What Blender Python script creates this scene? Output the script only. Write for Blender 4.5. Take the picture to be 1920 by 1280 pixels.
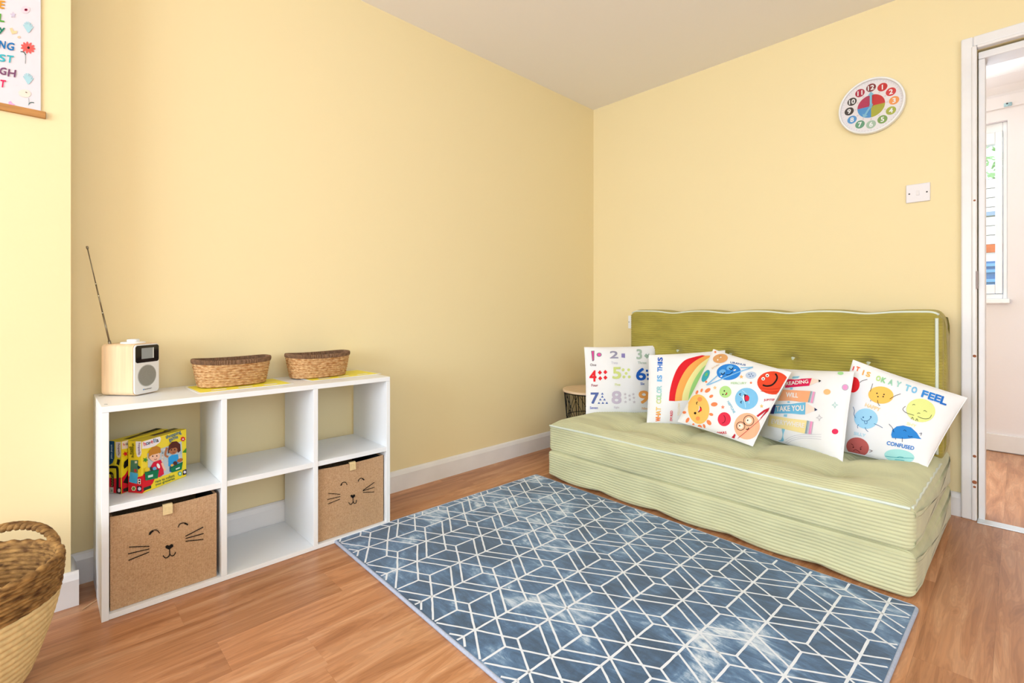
import bpy, bmesh, math, random
from mathutils import Vector, Matrix, noise
from mathutils.geometry import delaunay_2d_cdt
random.seed(7)
PI = math.pi
S = bpy.context.scene
for o in list(bpy.data.objects):
    bpy.data.objects.remove(o)
C = S.collection

# ------------------------------------------------------------ camera, world, light
F, HY, CH, TH = 914.0, 582.0, 0.893, math.radians(46.07)      # focal length in px, horizon row, camera height, yaw
CX, CY = 2.15, -2.90
SN, CS = math.sin(TH), math.cos(TH)
XL, YW, HC = 0.012, -0.02, 2.347                              # left wall, sofa wall, ceiling
XR, YF = 3.35, -6.10                                          # right wall, window wall behind the camera
HALL = 1.46                                                   # far wall of the room beyond the door

cam = bpy.data.cameras.new('camera')
camo = bpy.data.objects.new('camera', cam)
C.objects.link(camo)
camo.location = (CX, CY, CH)
camo.rotation_euler = (PI/2, 0, TH)
cam.sensor_width = 36
cam.lens = F/1920*36
cam.shift_y = -(640-HY)/1920
cam.clip_start = 0.02
S.camera = camo

w = bpy.data.worlds.new('world')
S.world = w
w.use_nodes = True
bg = w.node_tree.nodes['Background']
bg.inputs[0].default_value = (0.80, 0.90, 1.0, 1)
bg.inputs[1].default_value = 3.2

def area_light(name, loc, rot, sx, sy, power, col):
    l = bpy.data.lights.new(name, 'AREA')
    l.shape = 'RECTANGLE'; l.size = sx; l.size_y = sy; l.energy = power; l.color = col
    o = bpy.data.objects.new(name, l); C.objects.link(o)
    o.location = loc; o.rotation_euler = rot
    return o
# daylight entering by the two windows (behind the camera, and in the room beyond the door), plus an added side fill
area_light('window_daylight', (1.85, YF+0.03, 1.33), (PI/2, 0, 0), 2.3, 1.5, 125, (0.74, 0.87, 1.0))
area_light('side_fill_light', (XR-0.03, -2.60, 1.40), (PI/2, 0, PI/2), 1.9, 1.3, 13, (0.74, 0.87, 1.0))  # added fill to brighten the left wall, no known source on this side
area_light('hall_window_daylight', (1.45, HALL-0.03, 1.53), (PI/2, 0, PI), 1.0, 1.05, 34, (0.78, 0.87, 1.0))

S.view_settings.view_transform = 'Standard'
S.view_settings.look = 'None'
S.view_settings.gamma = 1
S.view_settings.use_curve_mapping = False
S.view_settings.exposure = -0.02

# ------------------------------------------------------------ pixel helpers (photo 1920 x 1280 -> real place)
def ray(px, py):
    t = (px-960)/F; v = (HY-py)/F
    return Vector((t*CS-SN, t*SN+CS, v))
CAM = Vector((CX, CY, CH))
def at(px, py, Z):
    return CAM+ray(px, py)*Z
def proj(p):
    dx, dy = p[0]-CX, p[1]-CY
    Z = -dx*SN+dy*CS
    return 960+F*(dx*CS+dy*SN)/Z, HY-(p[2]-CH)*F/Z
def plane_map(p0, n):
    p0 = Vector(p0); n = Vector(n).normalized()
    def f(px, py, off):
        r = ray(px, py)
        t = (p0+n*off-CAM).dot(n)/r.dot(n)
        return CAM+r*t
    return f

# ------------------------------------------------------------ materials
def lin(h):
    if not isinstance(h, str): return tuple(h)
    o = []
    for i in (0, 2, 4):
        c = int(h[i:i+2], 16)/255
        o.append(c/12.92 if c <= .04045 else ((c+.055)/1.055)**2.4)
    return tuple(o)
MATS = {}
def mat(name, col, rough=.55, metal=0., noise_amt=0., scale=20., bump=0., bscale=60., stretch=None, spec=.5, sheen=0., coat=0., col2=None):
    if name in MATS: return MATS[name]
    m = bpy.data.materials.new(name); m.use_nodes = True
    nt = m.node_tree; b = nt.nodes['Principled BSDF']
    c = lin(col)
    b.inputs['Base Color'].default_value = (*c, 1)
    b.inputs['Roughness'].default_value = rough
    b.inputs['Metallic'].default_value = metal
    b.inputs['Specular IOR Level'].default_value = spec
    if sheen: b.inputs['Sheen Weight'].default_value = sheen
    if coat: b.inputs['Coat Weight'].default_value = coat; b.inputs['Coat Roughness'].default_value = .15
    if noise_amt or bump or col2:
        tc = nt.nodes.new('ShaderNodeTexCoord'); mp = nt.nodes.new('ShaderNodeMapping')
        nt.links.new(tc.outputs['Object'], mp.inputs[0])
        if stretch: mp.inputs['Scale'].default_value = stretch
        if noise_amt or col2:
            n = nt.nodes.new('ShaderNodeTexNoise'); n.inputs['Scale'].default_value = scale; n.inputs['Detail'].default_value = 6
            nt.links.new(mp.outputs[0], n.inputs['Vector'])
            r = nt.nodes.new('ShaderNodeValToRGB')
            a = c if col2 is None else lin(col2)
            if col2 is None:
                r.color_ramp.elements[0].color = (*[x*(1-noise_amt) for x in c], 1)
                r.color_ramp.elements[1].color = (*[min(1, x*(1+noise_amt)) for x in c], 1)
            else:
                r.color_ramp.elements[0].color = (*c, 1); r.color_ramp.elements[1].color = (*a, 1)
            r.color_ramp.elements[0].position = .32; r.color_ramp.elements[1].position = .68
            nt.links.new(n.outputs['Fac'], r.inputs[0]); nt.links.new(r.outputs[0], b.inputs['Base Color'])
        if bump:
            n2 = nt.nodes.new('ShaderNodeTexNoise'); n2.inputs['Scale'].default_value = bscale; n2.inputs['Detail'].default_value = 4
            nt.links.new(mp.outputs[0], n2.inputs['Vector'])
            bp = nt.nodes.new('ShaderNodeBump'); bp.inputs['Strength'].default_value = bump; bp.inputs['Distance'].default_value = .004
            nt.links.new(n2.outputs['Fac'], bp.inputs['Height']); nt.links.new(bp.outputs[0], b.inputs['Normal'])
    MATS[name] = m
    return m
def ink(h):
    return mat('print_'+h, h, .7, spec=.2)

PAINT = mat('yellow_paint', (0.86, 0.715, 0.42), .6, bump=.05, bscale=90, spec=.25)
CEIL = mat('ceiling_paint', 'F6F1EE', .75, spec=.2)
GLOSSW = mat('white_gloss_paint', 'E9E6E6', .35, noise_amt=.03, scale=9, bump=.04, bscale=40)
HALLW = mat('pale_pink_white_paint', 'ECE6E8', .7, bump=.1, bscale=70, spec=.2)
WMEL = mat('white_melamine', 'EDEFF2', .38, bump=.02, bscale=120)
UPVC = mat('white_upvc', 'F2F4F8', .3)
BLACKM = mat('black_metal', '151515', .45, metal=.6)
CHROME = mat('chrome', 'C8C8C8', .2, metal=1)
DARK = mat('dark_void', '120D0A', .8)

def floor_material():
    m = bpy.data.materials.new('printed_oak_plank'); m.use_nodes = True
    nt = m.node_tree; b = nt.nodes['Principled BSDF']; N = nt.nodes.new; L = nt.links.new
    tc = N('ShaderNodeTexCoord'); oi = N('ShaderNodeObjectInfo')
    mul = N('ShaderNodeMath'); mul.operation = 'MULTIPLY'; mul.inputs[1].default_value = 37.0
    L(oi.outputs['Random'], mul.inputs[0])
    add = N('ShaderNodeVectorMath'); add.operation = 'ADD'
    L(tc.outputs['Object'], add.inputs[0]); L(mul.outputs[0], add.inputs[1])
    mp = N('ShaderNodeMapping'); mp.inputs['Scale'].default_value = (9.0, 0.9, 1); L(add.outputs[0], mp.inputs[0])
    n1 = N('ShaderNodeTexNoise'); n1.inputs['Scale'].default_value = 2.2; n1.inputs['Detail'].default_value = 7; n1.inputs['Distortion'].default_value = 1.2
    L(mp.outputs[0], n1.inputs['Vector'])
    mp2 = N('ShaderNodeMapping'); mp2.inputs['Scale'].default_value = (90, 3.0, 1); L(add.outputs[0], mp2.inputs[0])
    n2 = N('ShaderNodeTexNoise'); n2.inputs['Scale'].default_value = 2.0; n2.inputs['Detail'].default_value = 5
    L(mp2.outputs[0], n2.inputs['Vector'])
    r = N('ShaderNodeValToRGB')
    el = r.color_ramp.elements
    el[0].position = .25; el[0].color = (*lin('9C643E'), 1)
    el[1].position = .78; el[1].color = (*lin('DBA880'), 1)
    e = el.new(.5); e.color = (*lin('C0865C'), 1)
    L(n1.outputs['Fac'], r.inputs[0])
    r2 = N('ShaderNodeValToRGB'); r2.color_ramp.elements[0].position = .38; r2.color_ramp.elements[1].position = .62
    r2.color_ramp.elements[0].color = (.88, .86, .85, 1); r2.color_ramp.elements[1].color = (1, 1, 1, 1)
    L(n2.outputs['Fac'], r2.inputs[0])
    mx = N('ShaderNodeMix'); mx.data_type = 'RGBA'; mx.blend_type = 'MULTIPLY'; mx.inputs['Factor'].default_value = .8
    L(r.outputs[0], mx.inputs[6]); L(r2.outputs[0], mx.inputs[7])
    gr = N('ShaderNodeMath'); gr.operation = 'MULTIPLY'; gr.inputs[1].default_value = 85; L(n1.outputs['Fac'], gr.inputs[0])
    sn = N('ShaderNodeMath'); sn.operation = 'SINE'; L(gr.outputs[0], sn.inputs[0])
    mg = N('ShaderNodeMapRange'); mg.inputs['From Min'].default_value = -1; mg.inputs['To Min'].default_value = .90; mg.inputs['To Max'].default_value = 1.03; L(sn.outputs[0], mg.inputs[0])
    mx3 = N('ShaderNodeVectorMath'); mx3.operation = 'SCALE'; L(mx.outputs[2], mx3.inputs[0]); L(mg.outputs[0], mx3.inputs['Scale'])
    hs = N('ShaderNodeHueSaturation'); L(mx3.outputs[0], hs.inputs['Color'])
    mr = N('ShaderNodeMapRange'); mr.inputs['To Min'].default_value = .90; mr.inputs['To Max'].default_value = 1.12
    L(oi.outputs['Random'], mr.inputs[0]); L(mr.outputs[0], hs.inputs['Value'])
    L(hs.outputs[0], b.inputs['Base Color'])
    b.inputs['Roughness'].default_value = .36
    bp = N('ShaderNodeBump'); bp.inputs['Strength'].default_value = .08; bp.inputs['Distance'].default_value = .002
    L(n2.outputs['Fac'], bp.inputs['Height']); L(bp.outputs[0], b.inputs['Normal'])
    return m
PLANK = floor_material()

def marble_material():
    m = bpy.data.materials.new('slate_blue_marbled_pile'); m.use_nodes = True
    nt = m.node_tree; b = nt.nodes['Principled BSDF']; N = nt.nodes.new; L = nt.links.new
    tc = N('ShaderNodeTexCoord')
    n1 = N('ShaderNodeTexNoise'); n1.inputs['Scale'].default_value = 3.4; n1.inputs['Detail'].default_value = 9; n1.inputs['Roughness'].default_value = .62; n1.inputs['Distortion'].default_value = 1.0
    L(tc.outputs['Object'], n1.inputs['Vector'])
    r = N('ShaderNodeValToRGB'); el = r.color_ramp.elements
    el[0].position = .40; el[0].color = (*lin('33506F'), 1)
    el[1].position = .66; el[1].color = (*lin('DDE6F0'), 1)
    for p, h in ((.47, '3F6084'), (.53, '50749C'), (.57, '6E90B4'), (.61, 'A9BDD4')):
        e = el.new(p); e.color = (*lin(h), 1)
    mp3 = N('ShaderNodeMapping'); mp3.inputs['Rotation'].default_value = (0, 0, .5); mp3.inputs['Scale'].default_value = (2.2, 7.0, 1); L(tc.outputs['Object'], mp3.inputs[0])
    n3 = N('ShaderNodeTexNoise'); n3.inputs['Scale'].default_value = 2.6; n3.inputs['Detail'].default_value = 8; n3.inputs['Roughness'].default_value = .7; n3.inputs['Distortion'].default_value = 2.0
    L(mp3.outputs[0], n3.inputs['Vector'])
    am = N('ShaderNodeMath'); am.operation = 'MULTIPLY_ADD'; L(n3.outputs['Fac'], am.inputs[0]); am.inputs[1].default_value = .42
    sb = N('ShaderNodeMath'); sb.operation = 'MULTIPLY_ADD'; L(n1.outputs['Fac'], sb.inputs[0]); sb.inputs[1].default_value = .78; sb.inputs[2].default_value = -.10
    L(sb.outputs[0], am.inputs[2])
    L(am.outputs[0], r.inputs[0])
    L(r.outputs[0], b.inputs['Base Color'])
    b.inputs['Roughness'].default_value = .8
    b.inputs['Sheen Weight'].default_value = .25
    n2 = N('ShaderNodeTexNoise'); n2.inputs['Scale'].default_value = 260
    L(tc.outputs['Object'], n2.inputs['Vector'])
    bp = N('ShaderNodeBump'); bp.inputs['Strength'].default_value = .25; bp.inputs['Distance'].default_value = .003
    L(n2.outputs['Fac'], bp.inputs['Height']); L(bp.outputs[0], b.inputs['Normal'])
    return m
MARBLE = marble_material()

def hessian_material():
    m = bpy.data.materials.new('hessian'); m.use_nodes = True
    nt = m.node_tree; b = nt.nodes['Principled BSDF']; N = nt.nodes.new; L = nt.links.new
    tc = N('ShaderNodeTexCoord')
    ws = []
    for d in ('Y', 'Z'):
        wv = N('ShaderNodeTexWave'); wv.bands_direction = d; wv.inputs['Scale'].default_value = 95; wv.inputs['Distortion'].default_value = 2.5
        wv.inputs['Detail'].default_value = 2
        L(tc.outputs['Object'], wv.inputs['Vector']); ws.append(wv)
    mx = N('ShaderNodeMath'); mx.operation = 'ADD'; L(ws[0].outputs['Fac'], mx.inputs[0]); L(ws[1].outputs['Fac'], mx.inputs[1])
    n = N('ShaderNodeTexNoise'); n.inputs['Scale'].default_value = 230; n.inputs['Detail'].default_value = 5; L(tc.outputs['Object'], n.inputs['Vector'])
    a2 = N('ShaderNodeMath'); a2.operation = 'MULTIPLY_ADD'; L(mx.outputs[0], a2.inputs[0]); a2.inputs[1].default_value = .3; L(n.outputs['Fac'], a2.inputs[2])
    r = N('ShaderNodeValToRGB'); r.color_ramp.elements[0].position = .4; r.color_ramp.elements[1].position = 1.1
    r.color_ramp.elements[0].color = (*lin('A07A56'), 1); r.color_ramp.elements[1].color = (*lin('CDA985'), 1)
    L(a2.outputs[0], r.inputs[0]); L(r.outputs[0], b.inputs['Base Color'])
    b.inputs['Roughness'].default_value = .9; b.inputs['Specular IOR Level'].default_value = .1
    bp = N('ShaderNodeBump'); bp.inputs['Strength'].default_value = .3; bp.inputs['Distance'].default_value = .002
    L(mx.outputs[0], bp.inputs['Height']); L(bp.outputs[0], b.inputs['Normal'])
    return m
HESS = hessian_material()
CORD = mat('green_corduroy', 'C6C6A0', .85, noise_amt=.10, scale=9, spec=.15, sheen=.3, stretch=(.6, 1.4, 1.4))
CORDB = mat('olive_corduroy', 'A89A46', .85, noise_amt=.14, scale=9, spec=.15, sheen=.25, stretch=(.6, 1.4, 1.4))
PIPE = mat('pale_mint_piping', 'D5DED2', .5)
COTTON = mat('white_cotton', 'F0F0F3', .85, bump=.12, bscale=45, spec=.2)

# ------------------------------------------------------------ mesh helpers
class MB:
    def __init__(s): s.v = []; s.f = []; s.m = []
    def add(s, vs, fs, mi=0):
        n = len(s.v); s.v += [tuple(p) for p in vs]
        s.f += [tuple(i+n for i in q) for q in fs]; s.m += [mi]*len(fs)
        return s
    def box(s, a, b, mi=0):
        x0, y0, z0 = a; x1, y1, z1 = b
        vs = [(x0, y0, z0), (x1, y0, z0), (x1, y1, z0), (x0, y1, z0), (x0, y0, z1), (x1, y0, z1), (x1, y1, z1), (x0, y1, z1)]
        return s.add(vs, [(0, 3, 2, 1), (4, 5, 6, 7), (0, 1, 5, 4), (1, 2, 6, 5), (2, 3, 7, 6), (3, 0, 4, 7)], mi)
    def obox(s, o, ax, ay, az, mi=0):                 # oriented box from a corner and three edge vectors
        o, ax, ay, az = map(Vector, (o, ax, ay, az))
        vs = [o, o+ax, o+ax+ay, o+ay, o+az, o+ax+az, o+ax+ay+az, o+ay+az]
        return s.add(vs, [(0, 3, 2, 1), (4, 5, 6, 7), (0, 1, 5, 4), (1, 2, 6, 5), (2, 3, 7, 6), (3, 0, 4, 7)], mi)
    def tube(s, pts, r, n=8, mi=0, closed=False, flat=1.):
        pts = [Vector(p) for p in pts]; k = len(pts); vs = []
        prev = None
        for i, p in enumerate(pts):
            a = pts[(i-1) % k] if closed or i else p; b = pts[(i+1) % k] if closed or i < k-1 else p
            d = (b-a).normalized()
            if prev is None:
                u = d.cross(Vector((0, 0, 1)))
                if u.length < .01: u = d.cross(Vector((1, 0, 0)))
            else:
                u = prev-d*prev.dot(d)
            u.normalize(); prev = u; wv = d.cross(u)
            rr = r[i] if isinstance(r, (list, tuple)) else r
            for j in range(n):
                t = 2*PI*j/n
                vs.append(p+u*math.cos(t)*rr+wv*math.sin(t)*rr*flat)
        fs = []
        for i in range(k if closed else k-1):
            for j in range(n):
                a = i*n+j; b = i*n+(j+1) % n; c = ((i+1) % k)*n+(j+1) % n; d = ((i+1) % k)*n+j
                fs.append((a, b, c, d))
        if not closed:
            fs.append(tuple(range(n-1, -1, -1))); fs.append(tuple((k-1)*n+j for j in range(n)))
        return s.add(vs, fs, mi)
    def lathe(s, prof, c=(0, 0, 0), n=32, mi=0, axis='z', cap=True):
        vs = []; fs = []; c = Vector(c)
        for r, z in prof:
            for j in range(n):
                t = 2*PI*j/n
                q = (r*math.cos(t), r*math.sin(t), z)
                if axis == 'y': q = (r*math.cos(t), -z, r*math.sin(t))     # faces -y
                vs.append(c+Vector(q))
        k = len(prof)
        for i in range(k-1):
            for j in range(n):
                fs.append((i*n+j, i*n+(j+1) % n, (i+1)*n+(j+1) % n, (i+1)*n+j))
        if prof[0][0] > 1e-6: fs.append(tuple(range(n-1, -1, -1)))
        if cap and prof[-1][0] > 1e-6: fs.append(tuple((k-1)*n+j for j in range(n)))
        return s.add(vs, fs, mi)
    def prism(s, poly, z0, z1, mi=0):
        n = len(poly)
        vs = [(x, y, z0) for x, y in poly]+[(x, y, z1) for x, y in poly]
        fs = [tuple(range(n-1, -1, -1)), tuple(range(n, 2*n))]+[(i, (i+1) % n, n+(i+1) % n, n+i) for i in range(n)]
        return s.add(vs, fs, mi)

def wloc(o):
    v = Vector(o.location)
    while o.parent: o = o.parent; v = v+Vector(o.location)
    return v
def obj(name, mb, mats, parent=None, smooth=False, bevel=0., loc=None, segs=2):
    me = bpy.data.meshes.new(name)
    base = wloc(parent) if parent else Vector((0, 0, 0))
    org = base if loc is None else Vector(loc)
    me.from_pydata([(p[0]-org.x, p[1]-org.y, p[2]-org.z) for p in mb.v], [], mb.f)
    if not isinstance(mats, (list, tuple)): mats = [mats]
    for m in mats: me.materials.append(m)
    if len(mats) > 1: me.polygons.foreach_set('material_index', mb.m)
    if smooth: me.polygons.foreach_set('use_smooth', [True]*len(me.polygons))
    me.update()
    o = bpy.data.objects.new(name, me); C.objects.link(o)
    if parent: o.parent = parent
    o.location = org-base
    if bevel:
        b = o.modifiers.new('bevel', 'BEVEL'); b.width = bevel; b.segments = segs; b.limit_method = 'ANGLE'
    return o
def thing(name, label, cat, loc=(0, 0, 0), group=None):
    o = bpy.data.objects.new(name, None); C.objects.link(o); o.location = loc
    o.empty_display_size = .05
    o['label'] = label; o['category'] = cat
    if group: o['group'] = group
    return o
def tag(o, label, cat, group=None):
    o['label'] = label; o['category'] = cat
    if group: o['group'] = group
    return o
def struct(name, mb, m, bevel=0.):
    o = obj(name, mb, m, bevel=bevel); o['kind'] = 'structure'
    return o
def struct_empty(name, loc):
    o = bpy.data.objects.new(name, None); C.objects.link(o); o.location = loc; o['kind'] = 'structure'; o.empty_display_size = .05
    return o

# ------------------------------------------------------------ flat print: shapes drawn in 2D, laid on a surface
_txt = {}
def text_mesh(s, bold=.0, shear=0.):
    key = (s, bold, shear)
    if key in _txt: return _txt[key]
    cu = bpy.data.curves.new('lettering', 'FONT'); cu.body = s; cu.size = 1; cu.offset = bold; cu.shear = shear
    cu.resolution_u = 3
    o = bpy.data.objects.new('lettering', cu); C.objects.link(o)
    dg = bpy.context.evaluated_depsgraph_get(); dg.update()
    me = bpy.data.meshes.new_from_object(o.evaluated_get(dg))
    vs = [(v.co.x, v.co.y) for v in me.vertices]; fs = [tuple(p.vertices) for p in me.polygons]
    bpy.data.objects.remove(o); bpy.data.curves.remove(cu); bpy.data.meshes.remove(me)
    if vs:
        x0 = min(v[0] for v in vs); x1 = max(v[0] for v in vs); y0 = min(v[1] for v in vs); y1 = max(v[1] for v in vs)
    else: x0 = x1 = y0 = y1 = 0
    _txt[key] = (vs, fs, x0, x1, y0, y1)
    return _txt[key]
def ell(cx, cy, rx, ry=None, rot=0, n=28):
    ry = rx if ry is None else ry
    c, s = math.cos(rot), math.sin(rot)
    return [(cx+rx*math.cos(2*PI*i/n)*c-ry*math.sin(2*PI*i/n)*s, cy+rx*math.cos(2*PI*i/n)*s+ry*math.sin(2*PI*i/n)*c) for i in range(n)]
def star(cx, cy, r, n=5, k=.45, rot=-PI/2):
    return [(cx+(r if i % 2 == 0 else r*k)*math.cos(rot+PI*i/n), cy+(r if i % 2 == 0 else r*k)*math.sin(rot+PI*i/n)) for i in range(2*n)]
def smooth_line(pts, n=6):
    if len(pts) < 3: return list(pts)
    out = []
    P = [pts[0]]+list(pts)+[pts[-1]]
    for i in range(1, len(P)-2):
        p0, p1, p2, p3 = P[i-1:i+3]
        for k in range(n):
            t = k/n
            out.append(tuple(.5*((2*p1[a])+(-p0[a]+p2[a])*t+(2*p0[a]-5*p1[a]+4*p2[a]-p3[a])*t*t+(-p0[a]+3*p1[a]-3*p2[a]+p3[a])*t**3) for a in (0, 1)))
    out.append(tuple(pts[-1]))
    return out
class Print:
    """2D coordinates: v grows downwards as in a picture; off = map(x, y, offset) gives the 3D point"""
    def __init__(s, tf=None, step=6.):
        s.items = []; s.tf = tf or (lambda x, y: (x, y)); s.step = step
    def poly(s, pts, col, layer=0):
        pts = [s.tf(*p) for p in pts]
        ar = sum(pts[i][0]*pts[(i+1) % len(pts)][1]-pts[(i+1) % len(pts)][0]*pts[i][1] for i in range(len(pts)))
        if ar < 0: pts = pts[::-1]
        n = len(pts)
        x0 = min(p[0] for p in pts); x1 = max(p[0] for p in pts); y0 = min(p[1] for p in pts); y1 = max(p[1] for p in pts)
        K = 100/max(x1-x0, y1-y0)
        V = [Vector(p) for p in pts]
        st = s.step
        if x1-x0 > st or y1-y0 > st:
            for i in range(1, int((x1-x0)/st)+1):
                for j in range(1, int((y1-y0)/st)+1):
                    V.append(Vector((x0+i*st+.013*j, y0+j*st+.017*i)))
        r = delaunay_2d_cdt([v*K for v in V], [], [list(range(n))], 1, 1e-5)
        s.items.append(([tuple(v/K) for v in r[0]], [tuple(f) for f in r[2]], col, layer))
    def line(s, pts, wd, col, layer=1, curve=True, closed=False):
        if closed: pts = list(pts)+[pts[0]]
        elif curve: pts = smooth_line(pts)
        pts = [s.tf(*p) for p in pts]
        P = [Vector(p) for p in pts]; vs = []; fs = []
        for i, p in enumerate(P):
            d = P[min(i+1, len(P)-1)]-P[max(i-1, 0)]
            if closed and (i == 0 or i == len(P)-1): d = P[1]-P[-2]
            if d.length < 1e-9: d = Vector((1, 0))
            d.normalize(); nn = Vector((-d.y, d.x))*wd/2
            vs += [tuple(p+nn), tuple(p-nn)]
        for i in range(len(P)-1): fs.append((2*i, 2*i+1, 2*i+3, 2*i+2))
        s.items.append((vs, fs, col, layer))
    def text(s, t, cx, cy, h, col, rot=0., layer=2, fat=.3, width=None, raw=False, shear=0.):
        vs, fs, x0, x1, y0, y1 = text_mesh(t, 0., shear)
        if not vs: return
        if not raw: cx, cy = s.tf(cx, cy)
        k = h/max(y1-y0, 1e-6); kx = k if width is None else width/max(x1-x0, 1e-6)
        c, sn = math.cos(rot), math.sin(rot)
        mx, my = (x0+x1)/2, (y0+y1)/2
        o = []
        for x, y in vs:
            a, b = (x-mx)*kx, -(y-my)*k
            o.append((cx+a*c-b*sn, cy+a*sn+b*c))
        d_ = fat*(h/20 if not raw else h/20)*1.1
        if fat:                                            # thicken the strokes with shifted copies
            vv, ff = [], []
            for k_, (ax, ay) in enumerate(((-d_, -d_), (d_, -d_), (-d_, d_), (d_, d_), (0, 0))):
                n = len(vv); vv += [(x+ax, y+ay, .16*k_) for x, y in o]; ff += [tuple(i+n for i in q) for q in fs]
            o, fs = vv, ff
        s.items.append((o, fs, col, layer))
    def build(s, name, mp, parent, off=.0006, dl=.0003, label=None, split=False):
        if split:
            its = s.items
            for it in its:
                s.items = [it]; s.build(name, mp, parent, off, dl)
            return
        mb = MB(); cols = []
        for ni, (vs, fs, col, layer) in enumerate(s.items):
            lift = (ni % 12)*.00002
            if col not in cols: cols.append(col)
            mi = cols.index(col)
            pv = [mp(v[0], v[1], off+lift+dl*(layer+(v[2] if len(v) > 2 else 0))) for v in vs]
            g = []
            for f in fs:                                   # make every face look at the camera side of the surface
                a, b, c = (Vector(pv[f[i]]) for i in (0, 1, 2))
                g.append(f if (b-a).cross(c-a).dot(CAM-a) > 0 else f[::-1])
            mb.add(pv, g, mi)
        o = obj(name, mb, [ink(c) for c in cols], parent)
        if label: o['label'] = label
        s.items = []
        return o

# ============================================================ THE ROOM
# ---- floor with its printed planks
fb = MB().box((-.12, YF-.12, -.08), (XR+.12, HALL+.12, -.003))
floor = struct('floor', fb, DARK)
joints = {1: -2.61, 2: -2.21, 4: -2.38, -1: -1.299, 12: -1.28}
PW, PL = .1452, 1.22
for k in range(-2, 22):
    x0 = .219+PW*k; x1 = x0+PW
    x0 = max(x0, -.02); x1 = min(x1, XR)
    if x1-x0 < .02: continue
    j0 = joints.get(k, random.uniform(-3, -1.8))
    ys = [j0+PL*i for i in range(-4, 5)]
    ys = [YF]+[y for y in ys if YF+.05 < y < HALL-.05]+[HALL]
    for a, b in zip(ys, ys[1:]):
        c = ((x0+x1)/2, (a+b)/2, 0)
        obj('plank', MB().box((x0+.0001, a+.0001, -.003), (x1-.0001, b-.0001, 0)), PLANK, floor, loc=c)
# ---- walls
struct('wall_left', MB().box((XL-.12, YF, 0), (XL, YW, HC)), PAINT)
BX, BY = .155, -2.838                                       # chimney breast
struct('wall_chimney', MB().box((XL, YF, 0), (BX, BY, HC)), PAINT)
DX0, DX1, DZ = 2.029, 2.80, 2.005                           # doorway
struct('wall_back', MB().box((XL-.12, YW, 0), (DX0, YW+.11, HC)).box((DX1, YW, 0), (XR+.12, YW+.11, HC)).box((DX0, YW, DZ), (DX1, YW+.11, HC)), PAINT)
W0, W1, WZ0, WZ1 = .65, 3.05, .55, 2.12
struct('wall_front', MB().box((XL-.12, YF-.12, 0), (W0, YF, HC)).box((W1, YF-.12, 0), (XR+.12, YF, HC)).box((W0, YF-.12, 0), (W1, YF, WZ0)).box((W0, YF-.12, WZ1), (W1, YF, HC)), PAINT)
SW0, SW1 = -3.6, -1.6  # opening for the added side window
struct('wall_right', MB().box((XR, YF, 0), (XR+.12, SW0, HC)).box((XR, SW1, 0), (XR+.12, YW, HC)).box((XR, SW0, 0), (XR+.12, SW1, .72)).box((XR, SW0, 2.1), (XR+.12, SW1, HC)), PAINT)
struct('ceiling', MB().box((-.12, YF-.12, HC), (XR+.12, HALL+.12, HC+.1)), CEIL)
# room beyond the door
struct('wall_hall_left', MB().box((.78, YW+.11, 0), (.90, HALL, HC)), HALLW)
struct('wall_hall_right', MB().box((XR, YW+.11, 0), (XR+.12, HALL, HC)), HALLW)
HW0, HW1, HZ0, HZ1 = 1.0, 2.104, .965, 2.09
struct('wall_hall_back', MB().box((.78, HALL, 0), (HW0, HALL+.14, HC)).box((HW1, HALL, 0), (XR+.12, HALL+.14, HC)).box((HW0, HALL, 0), (HW1, HALL+.14, HZ0)).box((HW0, HALL, HZ1), (HW1, HALL+.14, HC)), HALLW)
struct('trim_1', MB().prism([(0, 0)]*0+[(.9, HALL), (.9, HALL-.012), (XR, HALL-.012), (XR, HALL)], 2.165, 2.245), HALLW, bevel=.004)
cv = MB()
cv.add([(.9, HALL, 2.262), (XR, HALL, 2.262), (XR, HALL-.03, 2.300), (.9, HALL-.03, 2.300), (XR, HALL-.085, HC), (.9, HALL-.085, HC), (XR, HALL, HC), (.9, HALL, HC)],
       [(0, 1, 2, 3), (3, 2, 4, 5), (5, 4, 6, 7), (7, 6, 1, 0)])
struct('trim_2', cv, HALLW)
struct('baseboard_hall', MB().box((.9, HALL-.016, 0.004), (XR, HALL, .112)), GLOSSW, bevel=.004)
# skirting boards
def skirt(name, a, b, n, h=.101, t=.016):
    """from a to b on the wall line, standing out along n"""
    a = Vector((*a, 0)); b = Vector((*b, 0)); n = Vector((*n, 0))
    prof = [(0, 0), (t, 0), (t, h-.022), (t-.006, h-.006), (t-.011, h), (0, h)]
    vs = [a+n*p+Vector((0, 0, z)) for p, z in prof]+[b+n*p+Vector((0, 0, z)) for p, z in prof]
    k = len(prof)
    fs = [(i, (i+1) % k, k+(i+1) % k, k+i) for i in range(k)]+[tuple(range(k-1, -1, -1)), tuple(range(k, 2*k))]
    return struct(name, MB().add(vs, fs), GLOSSW)
skirt('baseboard_left', (XL, BY), (XL, YW), (1, 0))
skirt('baseboard_chimney', (BX, YF), (BX, BY+.018), (1, 0), t=.018)
skirt('baseboard_chimney_return', (BX-.0005, BY), (XL+.017, BY), (0, 1))
skirt('baseboard_back', (XL, YW), (1.979, YW), (0, -1))
skirt('baseboard_right', (XR, YF), (XR, YW), (-1, 0))
skirt('baseboard_front', (XL, YF), (XR, YF), (0, 1))
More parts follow.
